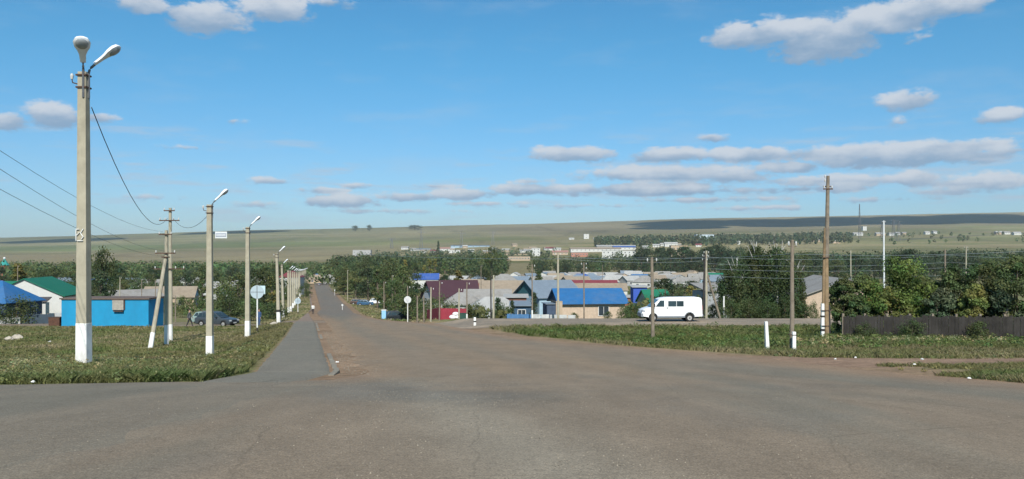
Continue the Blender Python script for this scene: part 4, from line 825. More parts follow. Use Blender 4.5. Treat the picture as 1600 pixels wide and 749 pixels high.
house(765, 300, 8, 7, 2.4, 1.8, 'small house with a brick red roof before the large grey hipped roof', W_WHITE, rmat('roof_brick_red', (.26, .10, .07)), axis='x', wins=2)
house(933, 265, 18, 9, 2.9, 2.0, 'long building with a tan front slope and thin crimson ridge behind the blue roof', W_WHITE, R_TAN, axis='x', wins=2)
house(925, 292, 17, 5, 4.3, 1.2, 'crimson roofed long shed peeping over the long tan roof', W_WHITE, R_RED, axis='x', wins=0)
house(985, 190, 7, 6, 3.0, .3, 'low shed with a white roof edge right of the brick house', W_BROWN, R_PALE, kind='shed', wins=0)
house(998, 170, 2.8, 4, 5.4, .3, 'narrow cobalt blue shed with a white flat roof', mat('cobalt_wall', (.04, .09, .38), .8, .1), R_PALE, kind='shed', wins=0, name='shed', cat='shed')
house(1022, 160, 4.6, 6, 2.7, 2.2, 'small shed under a bright green roof behind the van', W_GREY, R_GREEN, axis='x', wins=0, rz=12, name='shed', cat='shed')
house(1118, 112, 4.4, 6, 4.2, .9, 'pale grey sheet metal shed between the strutted pole and the birches', mat('sheet_wall', (.36, .38, .39), .7, .1, 2, .2, stripes=('X', 3)), R_GREY, kind='shed', wins=0, door=False, name='shed', cat='shed', rz=6)
wall_fence(1040, 165, 1072, 160, 4.2, 'weathered grey brown plank ricks leaning behind the van roof', mat('old_planks', (.16, .13, .10), .9, .3), name='plank_stack', cat='planks', boards=.8)
br = house(1296, 108, 13, 22, 3.3, 2.5, 'large barn with a grey asbestos roof and beige brick gable beside the bushes', W_BEIGE, R_GREY, axis='y', wins=0, rz=-10, over=.35, name='barn', cat='barn')
redf = mat('fence_red', (.33, .04, .06), .6, .12, 2, .1, stripes=('X', 3)); 
wall_fence(689, 92, 729, 93, 1.4, 'bright red sheet metal fence beside the gravel road', redf, posts=6)
wall_fence(668, 100, 688, 92, 1.5, 'dark red fence running back from the bright red one', mat('fence_dark_red', (.20, .02, .03), .7, .15), posts=4)
# ------------------------------------------------------------------ distant village rows
rv = random.Random(11)
VW = [W_WHITE, W_TAN, W_GREY, W_LB, W_BEIGE]; vr_ = [('pale grey', R_PALE), ('grey', R_GREY), ('weathered grey', R_GREY), ('whitish', R_PALE), ('steel blue', R_STEEL), ('tan', R_TAN)]
marks = [(650, 'left of the maroon roof'), (720, 'above the maroon roof'), (790, 'above the big grey hipped roof'), (850, 'above the long tan roof'), (905, 'left of the pole above the blue roof'), (960, 'right of the pole above the blue roof'), (1015, 'left of the pole before the van'), (1060, 'right of the pole before the van'), (1110, 'behind the black tarred pole'), (1200, 'left of the birches')]
for i, (px, Y) in enumerate([(656, 430), (690, 520), (718, 470), (748, 450), (815, 470), (832, 510), (849, 440), (868, 490), (880, 560), (893, 450), (908, 500), (921, 560), (930, 430), (941, 480), (955, 540), (968, 470), (979, 600), (985, 440), (1001, 520), (1013, 590), (1027, 470), (1040, 530), (1052, 600), (1063, 460), (1078, 540), (1090, 480), (1104, 560), (1118, 490), (1131, 540), (1146, 470), (1158, 560), (805, 560), (858, 600), (900, 400), (950, 395), (846, 395), (1008, 400), (1075, 410), (878, 420), (1120, 420)] + [(812 + k * 15.4 + (k % 3) * 4, 425 + (k * 67) % 190) for k in range(22)]):
    nm, rf = vr_[rv.randrange(len(vr_))]; 
    if i == 10: nm, rf = 'bright blue', R_COB
    if i == 18: nm, rf = 'dull blue', R_BLUE
    if i == 27: nm, rf = 'bright green', R_GREEN
    mk = min(marks, key=lambda m: abs(m[0] - px))[1]; far = 'farther' if Y > 500 else 'nearer'
    house(px, Y, rv.uniform(8, 13), rv.uniform(7, 10), rv.uniform(2.6, 3.2), rv.uniform(2, 3), '%s roofed house of the %s row, %s' % (nm, far, mk), VW[rv.randrange(5)], rf, axis=rv.choice('xxy'), kind=rv.choice(['gable', 'gable', 'hip']), rz=rv.uniform(-25, 25), wins=rv.choice([1, 2, 2]), group='small houses of the distant village', over=.4)
# town on the slope beyond
def block(px, Y, wpx, ytop, ybot, label, wall, roof, kind='flat', rz=0, wins=6, hr=2, name='building', cat='building', d=14, rows=1):
    t_ = (px - 800) / F; ya = np.linspace(500, 4600, 900); rw_ = HZ - (Tz(t_ * ya, ya) - EYE) * F / ya; Y = float(ya[np.argmax(rw_ < ybot + 1.5)]); d = d * min(1, Y / 1500 + .2)
    X = t_ * Y; zb = z(X, Y); top = zat(ytop, Y); h = max(2.6, (ybot - ytop) / F * Y * .62 if kind != 'flat' else top - zb); hr = min(hr, h * .6); w = wpx / F * Y
    t = empty(name, (X, Y, zb), R(rz), label, cat); MB().box((0, 0, h / 2 - 1), (w, d, h + 2)).build('wall', wall, t)
    if kind == 'flat': MB().box((0, 0, h + .2), (w + .8, d + .8, .5)).build('roof', roof, t)
    elif kind == 'hip': 
        L2 = w * .32; a = [(-w / 2 - 1, -d / 2 - 1, h + .02), (w / 2 + 1, -d / 2 - 1, h + .02), (w / 2 + 1, d / 2 + 1, h + .02), (-w / 2 - 1, d / 2 + 1, h + .02), (-L2, 0, h + hr), (L2, 0, h + hr)]; MB().add(a, [(0, 1, 5, 4), (1, 2, 5), (2, 3, 4, 5), (3, 0, 4), (3, 2, 1, 0)]).build('roof', roof, t)
    else: MB().add([(-w / 2 - 1, -d / 2 - 1, h), (w / 2 + 1, -d / 2 - 1, h), (w / 2 + 1, d / 2 + 1, h + .1), (-w / 2 - 1, d / 2 + 1, h + .1), (-w / 2 - 1, 0, h + hr), (w / 2 + 1, 0, h + hr)], [(0, 1, 5, 4), (2, 3, 4, 5), (0, 4, 3), (1, 2, 5), (3, 2, 1, 0)]).build('roof', roof, t)
    for r_ in range(rows):
        for k in range(wins):
            x = -w / 2 + w * (k + .5) / wins; zz = h * (r_ + .55) / rows; ww = min(w / wins * .45, 1.8); hh = min(2.2, h / rows * .5)
            f = MB().box((x, -d / 2 - .05, zz), (ww, .12, hh)).build('window', wframe, t); MB().box((x, -d / 2 - .08, zz), (ww * .84, .12, hh * .84)).build('pane', glass, f)
    return t
block(930, 1500, 78, 385, 392, 'long tan factory hall on the far slope', W_WHITE, R_TAN, 'gable', wins=12, hr=5, d=30)
block(975, 1560, 34, 383, 389, 'white factory hall with a bright blue roof at its right end', W_WHITE, R_COB, 'gable', wins=5, hr=7, d=30)
block(962, 1640, 60, 381, 388, 'pale roofed factory hall behind the long tan one', W_GREY, R_PALE, 'gable', wins=8, hr=3, d=26)
block(967, 1250, 52, 392, 403, 'pale three storey style block with small dark windows below the factory', W_WHITE, R_PALE, 'flat', wins=8, d=16, rz=-8, rows=2)
block(905, 1250, 26, 395, 400, 'low red brick building below the long tan factory hall', mat('brick_pink', (.36, .17, .12), .9, .15), R_GREY, 'flat', wins=6)
block(838, 1350, 12, 388, 399, 'small white tower like block left of the factory', W_WHITE, R_PALE, 'flat', wins=2, rows=3, d=10)
block(875, 1420, 24, 390, 397, 'far pinkish roofed house cluster left of the factory', W_TAN, rmat('roof_pink', (.40, .22, .18)), 'gable', wins=4, hr=4)
block(860, 1500, 14, 385, 390, 'small far house with a dark red roof left of the factory', W_WHITE, R_RED, 'gable', wins=2, hr=3)
block(810, 1200, 36, 401, 406, 'long low ruined looking pale wall of sheds below the slope', W_TAN, R_TAN, 'flat', wins=8)
block(805, 1330, 44, 395, 397, 'long low tan farm shed on the slope', W_TAN, R_TAN, 'gable', wins=6, hr=2)
block(735, 1750, 60, 382, 385, 'very long pale blue grey farm shed on the far slope', W_LB, R_STEEL, 'gable', wins=6, hr=3, d=30)
block(660, 1500, 26, 387, 390, 'far long grey roofed shed left of the lone conifer', W_GREY, R_STEEL, 'gable', wins=4, hr=3)
block(694, 1450, 18, 385, 391, 'far pinkish building right of the lone conifer', W_WHITE, rmat('roof_pink', (1, 1, 1)), 'gable', wins=3, hr=3)
block(710, 1350, 18, 391, 394, 'row of low white sheds on the slope', W_WHITE, R_PALE, 'flat', wins=4)
block(566, 1000, 28, 391, 398, 'pale flat roofed building above the trees left of centre', W_GREY, R_PALE, 'flat', wins=5)
block(820, 1500, 16, 389, 393, 'small white far houses right of the long pale shed', W_WHITE, R_PALE, 'gable', wins=3, hr=2)
block(1099, 2300, 28, 367, 377, 'pale blue grey industrial hall standing alone above the plantation', mat('hall_blue', (.42, .50, .55), .7, .1), R_PALE, 'flat', wins=3, d=40)
block(916, 2600, 8, 366, 372, 'small white tower building high on the slope', W_WHITE, R_PALE, 'flat', wins=1, rows=2, d=14)
block(935, 2600, 16, 370, 372, 'small white long shed high on the slope', W_WHITE, R_PALE, 'gable', wins=2, hr=4)
block(893, 2650, 8, 370, 373, 'small white shed high on the slope, left of the tower building', W_WHITE, R_PALE, 'gable', wins=1, hr=3)
block(1048, 1700, 20, 377, 384, 'white building with a pale roof in the trees right of the factory', W_WHITE, R_PALE, 'gable', wins=3, hr=4)
block(1060, 1480, 26, 384, 400, 'tan building hidden in trees right of the factory', W_TAN, R_TAN, 'flat', wins=4, rows=2)
block(1154, 2000, 4, 375, 381, 'tiny white hut on the meadow behind the birches', W_WHITE, R_PALE, 'gable', wins=1, hr=3, d=6)
for i, (px, yt, w, lab) in enumerate([(1268, 372, 22, 'far pale long shed behind the tall brown pole'), (1340, 362, 14, 'far white grey elevator building at the lattice mast foot'), (1350, 354, 6, 'far tall whitish tower at the lattice mast foot'), (1375, 362, 14, 'far pale blue grey shed right of the lattice mast'), (1392, 362, 8, 'far pale hut right of the white metal pole'), (1402, 361, 6, 'second far pale hut right of the white metal pole'), (1412, 361, 6, 'third far pale hut right of the white metal pole'), (1448, 360, 7, 'far whitish farm shed on the meadow, left of two'), (1460, 359, 6, 'far whitish farm shed on the meadow, right of two'), (1560, 360, 10, 'far pale farmhouse at right, left of three'), (1572, 360, 9, 'far pale farmhouse at right, middle of three'), (1588, 361, 11, 'far pale farmhouse at right, right of three'), (1305, 374, 12, 'far low pale shed left of the lattice mast')]):
    Y = 2500 if px < 1400 else 2300; block(px, Y, w, yt, yt + 5, lab, W_WHITE if i % 3 else W_TAN, R_PALE if i % 2 else R_GREY, 'gable' if 'tower' not in lab else 'flat', wins=max(1, w // 4), hr=4, d=16)
rs = random.Random(77)
for i in range(30):
    px = 630 + i * 15.8 + rs.uniform(-5, 5); yb = rs.uniform(385, 396) - (px - 630) * .008
    if 872 < px < 1005 and yb < 400: continue
    wn, wm = rs.choice([('white', W_WHITE), ('tan', W_TAN), ('grey', W_GREY)]); rn, rm_ = rs.choice([('pale', R_PALE), ('grey', R_GREY), ('dull red', R_RED), ('tan', R_TAN)])
    block(px, 1500, rs.uniform(7, 12), yb - 5, yb, 'tiny far %s house with %s roof on the slope, %s' % (wn, rn, min([(660, 'above the cobalt roof'), (760, 'beside the meadow gap'), (850, 'left of the factory'), (940, 'below the factory'), (1040, 'right of the factory'), (1100, 'by the tall grove')], key=lambda m: abs(m[0] - px))[1]), wm, rm_, 'gable', rz=rs.uniform(-20, 20), wins=2, hr=3, name='house', cat='house', d=9)['group'] = 'tiny houses on the far slope'
# market end of the road
for i, (px, Y, w, wl, rf, lab) in enumerate([(513, 520, 7, W_WHITE, R_PALE, 'white tent like roof at the end of the road'), (499, 540, 9, mat('tent_blue', (.03, .22, .55), .7, .1), R_BLUE, 'blue market pavilion at the end of the road'), (505, 500, 9, W_GREY, R_GREY, 'grey stall front below the blue pavilion'), (490, 490, 10, W_TAN, R_TAN, 'tan low stall left at the road end'), (518, 480, 7, W_GREY, R_GREY, 'low grey stall right at the road end')]):
    house(px, Y, w, 6, 2.6, 2.4, lab, wl, rf, kind='hip' if i < 2 else 'gable', wins=1, name='market_stall', cat='stall')
house(456, 300, 7, 8, 6.6, 2.2, 'small building with a dark red roof behind the far lamp row', W_WHITE, R_RED, kind='hip', wins=2)
# lattice mast and pylons
def mast(px, Y, ytop, label, wide=4.0, name='lattice_mast', cat='mast', arms=0):
    l = P(px, Y); H = zat(ytop, Y) - l[2]; t = empty(name, l, 0, label, cat); mb = MB(); n = 10; r = Y * .00012 + .1
    def q(k, c): s = (wide / 2) * (1 - k / n * .8); return (c[0] * s, c[1] * s, H * k / n)
    cs = [(-1, -1), (1, -1), (1, 1), (-1, 1)]
    for c in cs: mb.tube([q(0, c), q(n, c)], r, 4)
    for k in range(n):
        for a in range(4): mb.tube([q(k, cs[a]), q(k + 1, cs[(a + 1) % 4])], r * .6, 3)
    mb.build('lattice', steel, t)
    for k in range(arms): MB().box((0, 0, H * (.95 - .13 * k)), (wide * 2.4, r * 2, r * 2)).build('crossarm', steel, t)
    return t
mast(1343, 2450, 319, 'tall thin lattice mast above the far elevator building', 6)
for i, (px, yt) in enumerate([(612, 372), (658, 358), (721, 360), (770, 362), (1396, 343), (1404, 345), (1378, 350)]): mast(px, 2400 - (i % 3) * 100, yt, 'far grey power pylon on the slope', 9, 'power_pylon', 'pylon', 2)['group'] = 'far power pylons on the slope'

# ------------------------------------------------------------------ trees
lmat = leaf_mat('foliage', .34, .26); bark = mat('tree_bark', (.12, .095, .07), .95, .3, 4, .6); birch_bark = mat('birch_bark', (.55, .54, .50), .8, .12, 3, .3, dirt=(.06, .05, .05), dirt_amt=.9)
def crown_mesh(name, seed, H, Rr, z0, ncl, nlf, leaf, colr, shape='round', var=.25, droop=0.0, clr=1.0):
    r = np.random.default_rng(seed); cc = []; 
    while len(cc) < ncl:
        a = r.random() * 2 * np.pi; h = r.random(); 
        if shape == 'round': prof = math.sqrt(max(0, 1 - (2 * h - .85) ** 2 / 1.35)) 
        elif shape == 'tall': prof = (1 - h) ** .6 * (.35 + h * 1.3) * 1.1 + .1
        elif shape == 'cone': prof = (1 - h) * .95 + .05
        elif shape == 'bush': prof = math.sqrt(max(0, 1 - h ** 2.2)) 
        lob = 1 + .28 * math.sin(a * 2 + seed) + .18 * math.sin(a * 5 + seed * 2)
        rad = Rr * prof * (r.random() ** .42) * lob * .85
        cc.append((rad * math.cos(a), rad * math.sin(a), z0 + (H - z0) * h * (.94 + .1 * r.random())))
    cc = np.array(cc); cr = Rr * .34 * clr * (.55 + .75 * r.random(ncl)); ccol = np.array(colr) * (1 + var * (r.random(ncl)[:, None] * 2 - 1)); ccol[:, 0] *= (.8 + .5 * r.random(ncl))
    n = ncl * nlf; ci = np.repeat(np.arange(ncl), nlf); d = r.normal(size=(n, 3)); d /= np.linalg.norm(d, axis=1)[:, None]
    rr = cr[ci] * (.45 + .62 * r.random(n)) * (1 + .3 * (r.random(n) > .92)); p = cc[ci] + d * rr[:, None] * np.array([1, 1, .78]); 
    if droop: p[:, 2] -= droop * r.random(n) ** 2
    p[:, 2] = np.maximum(p[:, 2], .05)
    nrm = d * .8 + r.normal(size=(n, 3)) * .55 + np.array([0, 0, .25]); nrm /= np.linalg.norm(nrm, axis=1)[:, None]
    t = np.cross(nrm, r.normal(size=(n, 3))); t /= np.linalg.norm(t, axis=1)[:, None]; b = np.cross(nrm, t); s = leaf * (.55 + .9 * r.random(n))[:, None]
    V = np.stack([p - t * s * .5, p + b * s * .33, p + t * s * .5, p - b * s * .33], 1).reshape(-1, 3); o = np.arange(n) * 4
    c = ccol[ci] * (.75 + .5 * r.random(n))[:, None]
    return fast_mesh(name, V, np.stack([o, o + 1, o + 2, o + 3], -1), lmat, np.repeat(c, 4, 0)), cc
def tree_proto(name, seed, H, Rr, z0, ncl, nlf, leaf, colr, label, cat='tree', shape='round', tr=.22, tm=bark, **k):
    t = empty(name, (0, 0, -500), 0, label, cat); me, cc = crown_mesh('crown', seed, H, Rr, z0, ncl, nlf, leaf, colr, shape, **k)
    m = MB(); rr = random.Random(seed); top = H * .8; m.tube([(0, 0, -.4), (.05, .02, H * .2), (rr.uniform(-.2, .2), .05, H * .5), (0, 0, top)], [tr * 1.25, tr, tr * .7, tr * .25], 8)
    for q in range(7):
        c = cc[rr.randrange(len(cc))]; s = min(c[2] * .7, top * .8) * rr.uniform(.5, .9); m.tube([(0, 0, s), (c[0] * .5, c[1] * .5, (s + c[2]) / 2 + .1), tuple(c)], [tr * .45, tr * .28, tr * .1], 5)
    m.build('trunk', tm, t, smooth=True); link('crown', me, t); return t
G1 = (.078, .110, .040); G2 = (.098, .130, .046); G3 = (.13, .155, .045); GD = (.056, .085, .040); GY = (.20, .20, .06); GB = (.066, .095, .050)
# far / middle templates: height 10 m
PR = {}
def pr(key, *a, **k): PR[key] = [tree_proto(*a, **k), False]
pr('rd0', 'broadleaf_tree', 1, 10, 3.9, 2.0, 46, 60, .42, GD, 'x'); pr('rd1', 'broadleaf_tree', 2, 10, 4.4, 1.6, 52, 60, .42, G1, 'x'); pr('rd2', 'broadleaf_tree', 3, 10, 3.4, 1.5, 44, 60, .40, G2, 'x'); pr('rd3', 'broadleaf_tree', 9, 10, 4.8, 1.8, 56, 56, .42, GB, 'x')
pr('tl0', 'poplar_tree', 4, 10, 2.0, 1.2, 40, 60, .36, G2, 'x', shape='tall'); pr('tl1', 'poplar_tree', 5, 10, 1.7, 1.2, 40, 60, .34, GY, 'x', shape='tall'); pr('cn0', 'conifer_tree', 6, 10, 2.2, 1.0, 46, 50, .34, GD, 'x', shape='cone')
pr('bs0', 'bush', 7, 3, 2.0, .2, 40, 60, .17, G2, 'x', shape='bush', tr=.06); pr('bs1', 'bush', 8, 3, 2.3, .2, 46, 60, .17, G1, 'x', shape='bush', tr=.06)
NAMES = {'rd': 'tree', 'tl': 'tree', 'cn': 'conifer', 'bs': 'bush'}
def tree(key, px, Y, ytop, wpx=None, label='', group=None, cat=None, dz=0, hmul=1.0):
    e = PR[key]; l = P(px, Y, dz); h0 = 3.0 if key[:2] == 'bs' else 10.0; H = (zat(ytop, Y) - l[2]); s = max(.1, H / h0) * .97
    sx = s
    if wpx: base = {'rd0': 7.8, 'rd1': 8.8, 'rd2': 6.8, 'rd3': 9.4, 'tl0': 4.0, 'tl1': 3.4, 'cn0': 4.4, 'bs0': 4, 'bs1': 4.6}[key]; sx = wpx / F * Y / base
    rz = (px * 1.7 + Y) % 6.28
    if not e[1]: o = e[0]; e[1] = True; o.location = l; o.rotation_euler.z = rz; o.scale = (sx, sx, s)
    else: o = copy_tree(e[0], l, rz, (sx, sx, s))
    o['label'] = label; o['category'] = cat or NAMES[key[:2]]
    if group: o['group'] = group
    elif 'group' in o: del o['group']
    return o
# --- individual trees that stand out
T = tree
T('rd1', 160, 128, 388, 44, 'tall dark green tree behind the blue kiosk'); T('rd0', 158, 122, 425, 50, 'lower dark bushy tree in front of the tall one behind the kiosk'); T('tl1', 30, 170, 412, 34, 'yellowish green tree at far left below the church')
T('bs1', 25, 100.5, 466, 80, 'dark green bush in front of the blue roofed house at far left'); T('bs0', 3, 100, 470, 40, 'smaller dark bush at the left picture edge'); 
T('bs1', 360, 118, 455, 60, 'broad green bush behind the dark car, leftmost of three'); T('rd2', 372, 135, 425, 52, 'dense green tree between the second and third street lamps'); T('rd1', 405, 150, 418, 62, 'dense green tree behind the round sign back'); T('bs0', 392, 112, 468, 50, 'broad green bush behind the third street lamp'); T('rd2', 350, 150, 436, 44, 'small green tree behind the dark car'); T('tl0', 316, 150, 425, 20, 'slender green tree left of the lamp with the name plate')
T('tl1', 425, 170, 432, 26, 'yellowish small tree left of the leaning street lamps'); T('bs1', 430, 125, 474, 60, 'low spreading bush behind the man in blue'); T('bs0', 285, 140, 464, 34, 'dark bush behind the walking man'); T('bs0', 262, 150, 462, 30, 'dark low bush behind the utility poles'); T('rd0', 290, 260, 430, 30, 'round dark tree behind the tan gabled house')
T('rd3', 135, 170, 434, 30, 'dark tree filling the gap behind the green roof'); T('rd1', 330, 330, 418, 34, 'far green tree behind the name plate lamp')
# right of the road
rt = [('tl0', 540, 300, 428, 24, 'green poplar nearest the road end on the right'), ('tl1', 531, 330, 432, 18, 'yellowish poplar at the road end on the right'), ('rd2', 556, 270, 424, 36, 'round green tree beside the yellowish poplars'), ('rd0', 575, 240, 420, 40, 'dark round tree behind the parked far cars'), ('tl0', 590, 200, 418, 26, 'tall green poplar left of the blue pillar'), ('rd1', 612, 190, 412, 46, 'big green tree behind the blue pillar'), ('tl0', 602, 165, 425, 24, 'green poplar behind the blue pillar pole'), ('rd2', 630, 160, 416, 40, 'green tree behind the round white sign, the tallest there'), ('rd1', 618, 140, 436, 44, 'dense dark tree left of the round white sign'), ('rd0', 650, 135, 444, 40, 'dark tree right of the round white sign'), ('rd2', 640, 120, 455, 40, 'lower green tree directly behind the round white sign'), ('bs0', 657, 112, 475, 38, 'dark bush at the left end of the red fences'),
      ('bs1', 692, 118, 464, 46, 'bright green bush above the red fence'), ('bs0', 676, 125, 466, 30, 'green bush left of the bright one over the red fence'), ('bs1', 744, 108, 474, 34, 'grey green bush right of the red fence'), ('bs0', 733, 112, 476, 26, 'low dark bush at the red fence right end'), ('cn0', 778, 100, 466, 26, 'dark conical bush behind the paired poles'), ('bs1', 786, 98, 476, 40, 'green bush right of the paired poles'), ('cn0', 800, 104, 470, 18, 'small dark conical tree near the blue board fence'), ('cn0', 835, 98, 458, 22, 'dark young spruce before the teal gabled house'), ('tl1', 717, 220, 423, 24, 'yellow green poplar above the maroon roof'), ('rd0', 695, 230, 431, 30, 'dark round tree between cobalt and maroon roofs'), ('rd1', 755, 420, 420, 40, 'green tree behind the tan roofs'), ('rd2', 768, 500, 385, 32, 'tall loose grey green tree standing above the village'), ('bs0', 760, 140, 480, 22, 'grey brown bush in front of the grey roofs'), ('tl0', 842, 320, 424, 20, 'slender tree before the distant village houses')]
rt += [('bs1', 975, 102, 479, 30, 'green bush at the right end of the brick house'), ('bs0', 992, 100, 474, 34, 'green bush left of the white van'), ('tl1', 985, 104, 470, 16, 'yellowish sapling beside the brick house'), ('bs1', 1010, 105, 466, 34, 'broad green bush behind the van bonnet'), ('rd0', 1040, 140, 436, 50, 'brownish grey bare looking tree behind the van', ), ('bs1', 1062, 120, 452, 40, 'green bush behind the van roof'), ('tl1', 1080, 125, 447, 26, 'yellowish green tree behind the rear of the van'), ('bs0', 1092, 110, 462, 26, 'green bush between the van and the tarred pole'), ('bs0', 1114, 96, 476, 24, 'low bush between the strutted pole and the grey shed'), ('bs0', 897, 97, 489, 18, 'thin shrub before the brick house wall'), ('bs0', 950, 96, 487, 16, 'thin shrub before the brick house right half')]
for a in rt: T(a[0], a[1], a[2], a[3], a[4], a[5])
# birches
def birch(px, Y, ytop, seed, Rr, label, sc=1):
    l = P(px, Y); H = zat(ytop, Y) - l[2]; t = empty('birch_tree', l, 0, label, 'birch', 'birches right of the van')
    me, cc = crown_mesh('crown', seed, H * .93, Rr, .3, 125, 140, .18, (.062, .09, .034), 'round', droop=1.2, clr=.75); link('crown', me, t)
    m = MB(); rr = random.Random(seed); m.tube([(0, 0, -.3), (.1, 0, H * .35), (-.1, 0, H * .7), (.05, -.1, H)], [.16, .13, .08, .03], 8)
    for q in range(9):
        s = H * rr.uniform(.35, .85); a = rr.uniform(-1, 1); m.tube([(0, 0, s), (a * .6, -.4, s + 1.0), (a * 1.3, -.7, min(H * 1.02, s + 2.3))], [.07, .045, .015], 5)
    m.build('trunk', birch_bark, t, smooth=True); return t
birch(1150, 93, 403, 21, 2.4, 'birch at the left edge of the birch clump behind the gravel road'); birch(1181, 95, 378, 22, 2.6, 'tallest birch with a pale forked top behind the gravel road'); birch(1213, 94, 381, 23, 2.7, 'birch with white dead branches standing behind the stub bound pole'); birch(1238, 97, 408, 24, 2.2, 'birch at the right end of the clump beside the barn')
t = empty('dead_branches', P(1219, 95.5), 0, 'bare white dead birch stem forking above the birch crowns', 'dead tree'); m = MB(); H = zat(376, 95.5) - t.location.z
m.tube([(-.5, 0, 0), (-.2, 0, H * .6), (-.55, 0, H * .8), (-.75, 0, H)], [.07, .055, .04, .015], 6); m.tube([(-.2, 0, H * .6), (.1, 0, H * .8), (.3, .1, H * 1.0)], [.08, .05, .02], 6); m.tube([(.1, 0, H * .8), (.5, 0, H * .93)], [.04, .015], 5); m.build('trunk', birch_bark, t, smooth=True)
for px, Y, yt, w, lab in ((1142, 90, 470, 40, 'dense low bush at the birch clump left foot'), (1170, 90, 466, 42, 'dense low bush below the tallest birch'), (1200, 90, 468, 44, 'dense low bush in the middle of the birch clump'), (1226, 91, 464, 36, 'dense low bush right of the stub bound pole')): T('bs1', px, Y, yt, w, lab)
T('bs1', 1270, 94, 473, 24, 'dark square looking bush before the barn gable')
# big bushes over the dark fence (near, finely leaved)
def near_bush(px, Y, ytop, wpx, seed, colr, label, z0=.35, ncl=60, nlf=230, leaf=.12):
    fy = 50.5 - (px - 1318) / 332 * 4.3; Y = fy + 1.5 + (Y - 50.5) * .5; l = P(px, Y); H = zat(ytop, Y) - l[2]; Rr = wpx / 2 / F * Y; t = empty('broadleaf_tree', l, 0, label, 'tree', 'leafy trees over the dark fence')
    me, cc = crown_mesh('crown', seed, H * .97, Rr, z0, ncl, nlf, leaf, [c * 1.25 for c in colr], 'round', var=.42, clr=.8); link('crown', me, t)
    m = MB(); rr = random.Random(seed)
    for q in range(4): c = cc[rr.randrange(len(cc))]; m.tube([(rr.uniform(-.3, .3), 0, -.2), (c[0] * .4, c[1] * .4, c[2] * .5), tuple(c)], [.09, .06, .02], 6)
    m.build('trunk', bark, t, smooth=True); return t
near_bush(1318, 53, 438, 60, 31, G2, 'pale green outer tree at the left end of the dark fence'); near_bush(1352, 54, 430, 74, 32, G1, 'dark green tree second from the left over the fence')
near_bush(1405, 53, 400, 112, 33, (.10, .145, .035), 'tallest and brightest green tree over the middle of the dark fence', ncl=95); near_bush(1385, 51.3, 450, 60, 41, G3, 'low light green shrub under the tallest tree over the fence')
near_bush(1450, 55, 432, 70, 34, G1, 'dark green tree right of the tallest one over the fence'); near_bush(1492, 54, 418, 86, 35, G1, 'dark green tree around the plain wooden pole'); near_bush(1535, 53, 405, 92, 36, G2, 'tall loose green tree second from the right edge')
near_bush(1588, 52, 402, 100, 37, G1, 'tall dark green tree at the right picture edge', ncl=80); near_bush(1520, 50.5, 445, 60, 38, G3, 'light green shrub hanging over the fence right part'); near_bush(1470, 50.8, 455, 60, 39, GB, 'dark low shrub behind the fence middle'); near_bush(1562, 50.5, 440, 50, 40, GB, 'dark low shrub by the thick stake at right'); near_bush(1335, 51.5, 462, 60, 42, G1, 'low dark shrub at the left fence end')
T('bs1', 1425, 48.6, 500, 42, 'low dark weed bush growing against the fence middle'); T('bs0', 1530, 47.0, 503, 44, 'low dark weed bush against the right part of the fence'); T('bs1', 1352, 49.6, 506, 40, 'low weed bush against the left part of the fence')
# dark plank fence
fm = mat('fence_planks', (.028, .025, .022), .9, .35, 2.5, .4, dirt=(.06, .055, .05), dirt_amt=.7)
wall_fence(1318, 50.5, 1650, 46.2, 1.42, 'long dark weathered plank fence under the right hand trees', fm, boards=.17, posts=10)
# tree belts
rt_ = random.Random(5)
def scatter(n, x0, x1, Y0, Y1, hm, keys, lab, grp):
    for i in range(n):
        px = x0 + (x1 - x0) * (i + rt_.random() * .9) / n
        if Y0 >= 600 and 776 < px < 830: px += 62
        Y = rt_.uniform(Y0, Y1); l = P(px, Y); h = rt_.uniform(*hm); k = rt_.choice(keys); yt = HZ - (l[2] + h - EYE) * F / Y
        T(k, px, Y, yt, rt_.uniform(.8, 1.15) * h * .85 / Y * F if k[:2] == 'rd' else None, lab, grp)
scatter(30, -10, 480, 300, 420, (7, 11), ['rd0', 'rd1', 'rd3', 'rd2'], 'dark green tree of the wooded belt left of the road', 'trees of the left wooded belt')
scatter(22, 100, 480, 220, 300, (4, 7), ['rd1', 'rd2', 'bs1', 'rd2'], 'lower garden tree in front of the left wooded belt', 'garden trees left of the road')
scatter(16, 520, 700, 430, 520, (11, 15), ['rd0', 'rd1', 'rd2', 'tl0', 'tl1'], 'green tree of the dense wood right of the road end', 'trees of the middle wood')
scatter(12, 525, 640, 280, 360, (8, 11), ['rd1', 'tl0', 'rd2'], 'green roadside tree among those right of the far road', 'trees right of the far road')
scatter(26, 660, 1180, 640, 720, (8, 13), ['rd0', 'rd1', 'rd3', 'rd2'], 'dark tree of the belt behind the distant village houses', 'trees behind the distant village')
scatter(14, 1000, 1160, 700, 820, (20, 27), ['rd0', 'rd3'], 'large dark tree of the tall grove above the village right part', 'trees of the tall grove')
scatter(26, 1140, 1620, 420, 520, (13, 19), ['rd0', 'rd3', 'rd1'], 'dark tree of the belt behind barn and bushes', 'trees of the right hand belt')
scatter(12, 700, 1180, 400, 600, (4, 7), ['rd1', 'rd2', 'tl1'], 'small garden tree between the distant village houses', 'garden trees of the village')
scatter(10, 1060, 1240, 180, 260, (5, 8), ['rd1', 'rd2', 'rd0'], 'garden tree behind the van and the birches', 'garden trees behind the birches')
T('cn0', 685, 1400, 377, 9, 'lone dark conifer standing on the far slope'); T('rd3', 555, 4900, 353, 12, 'tiny far tree clump on the hill crest, left of three'); T('rd3', 577, 4900, 352, 10, 'tiny far tree clump on the hill crest, middle of three'); T('rd3', 648, 4900, 352, 24, 'tiny far tree clump on the hill crest, right of three')
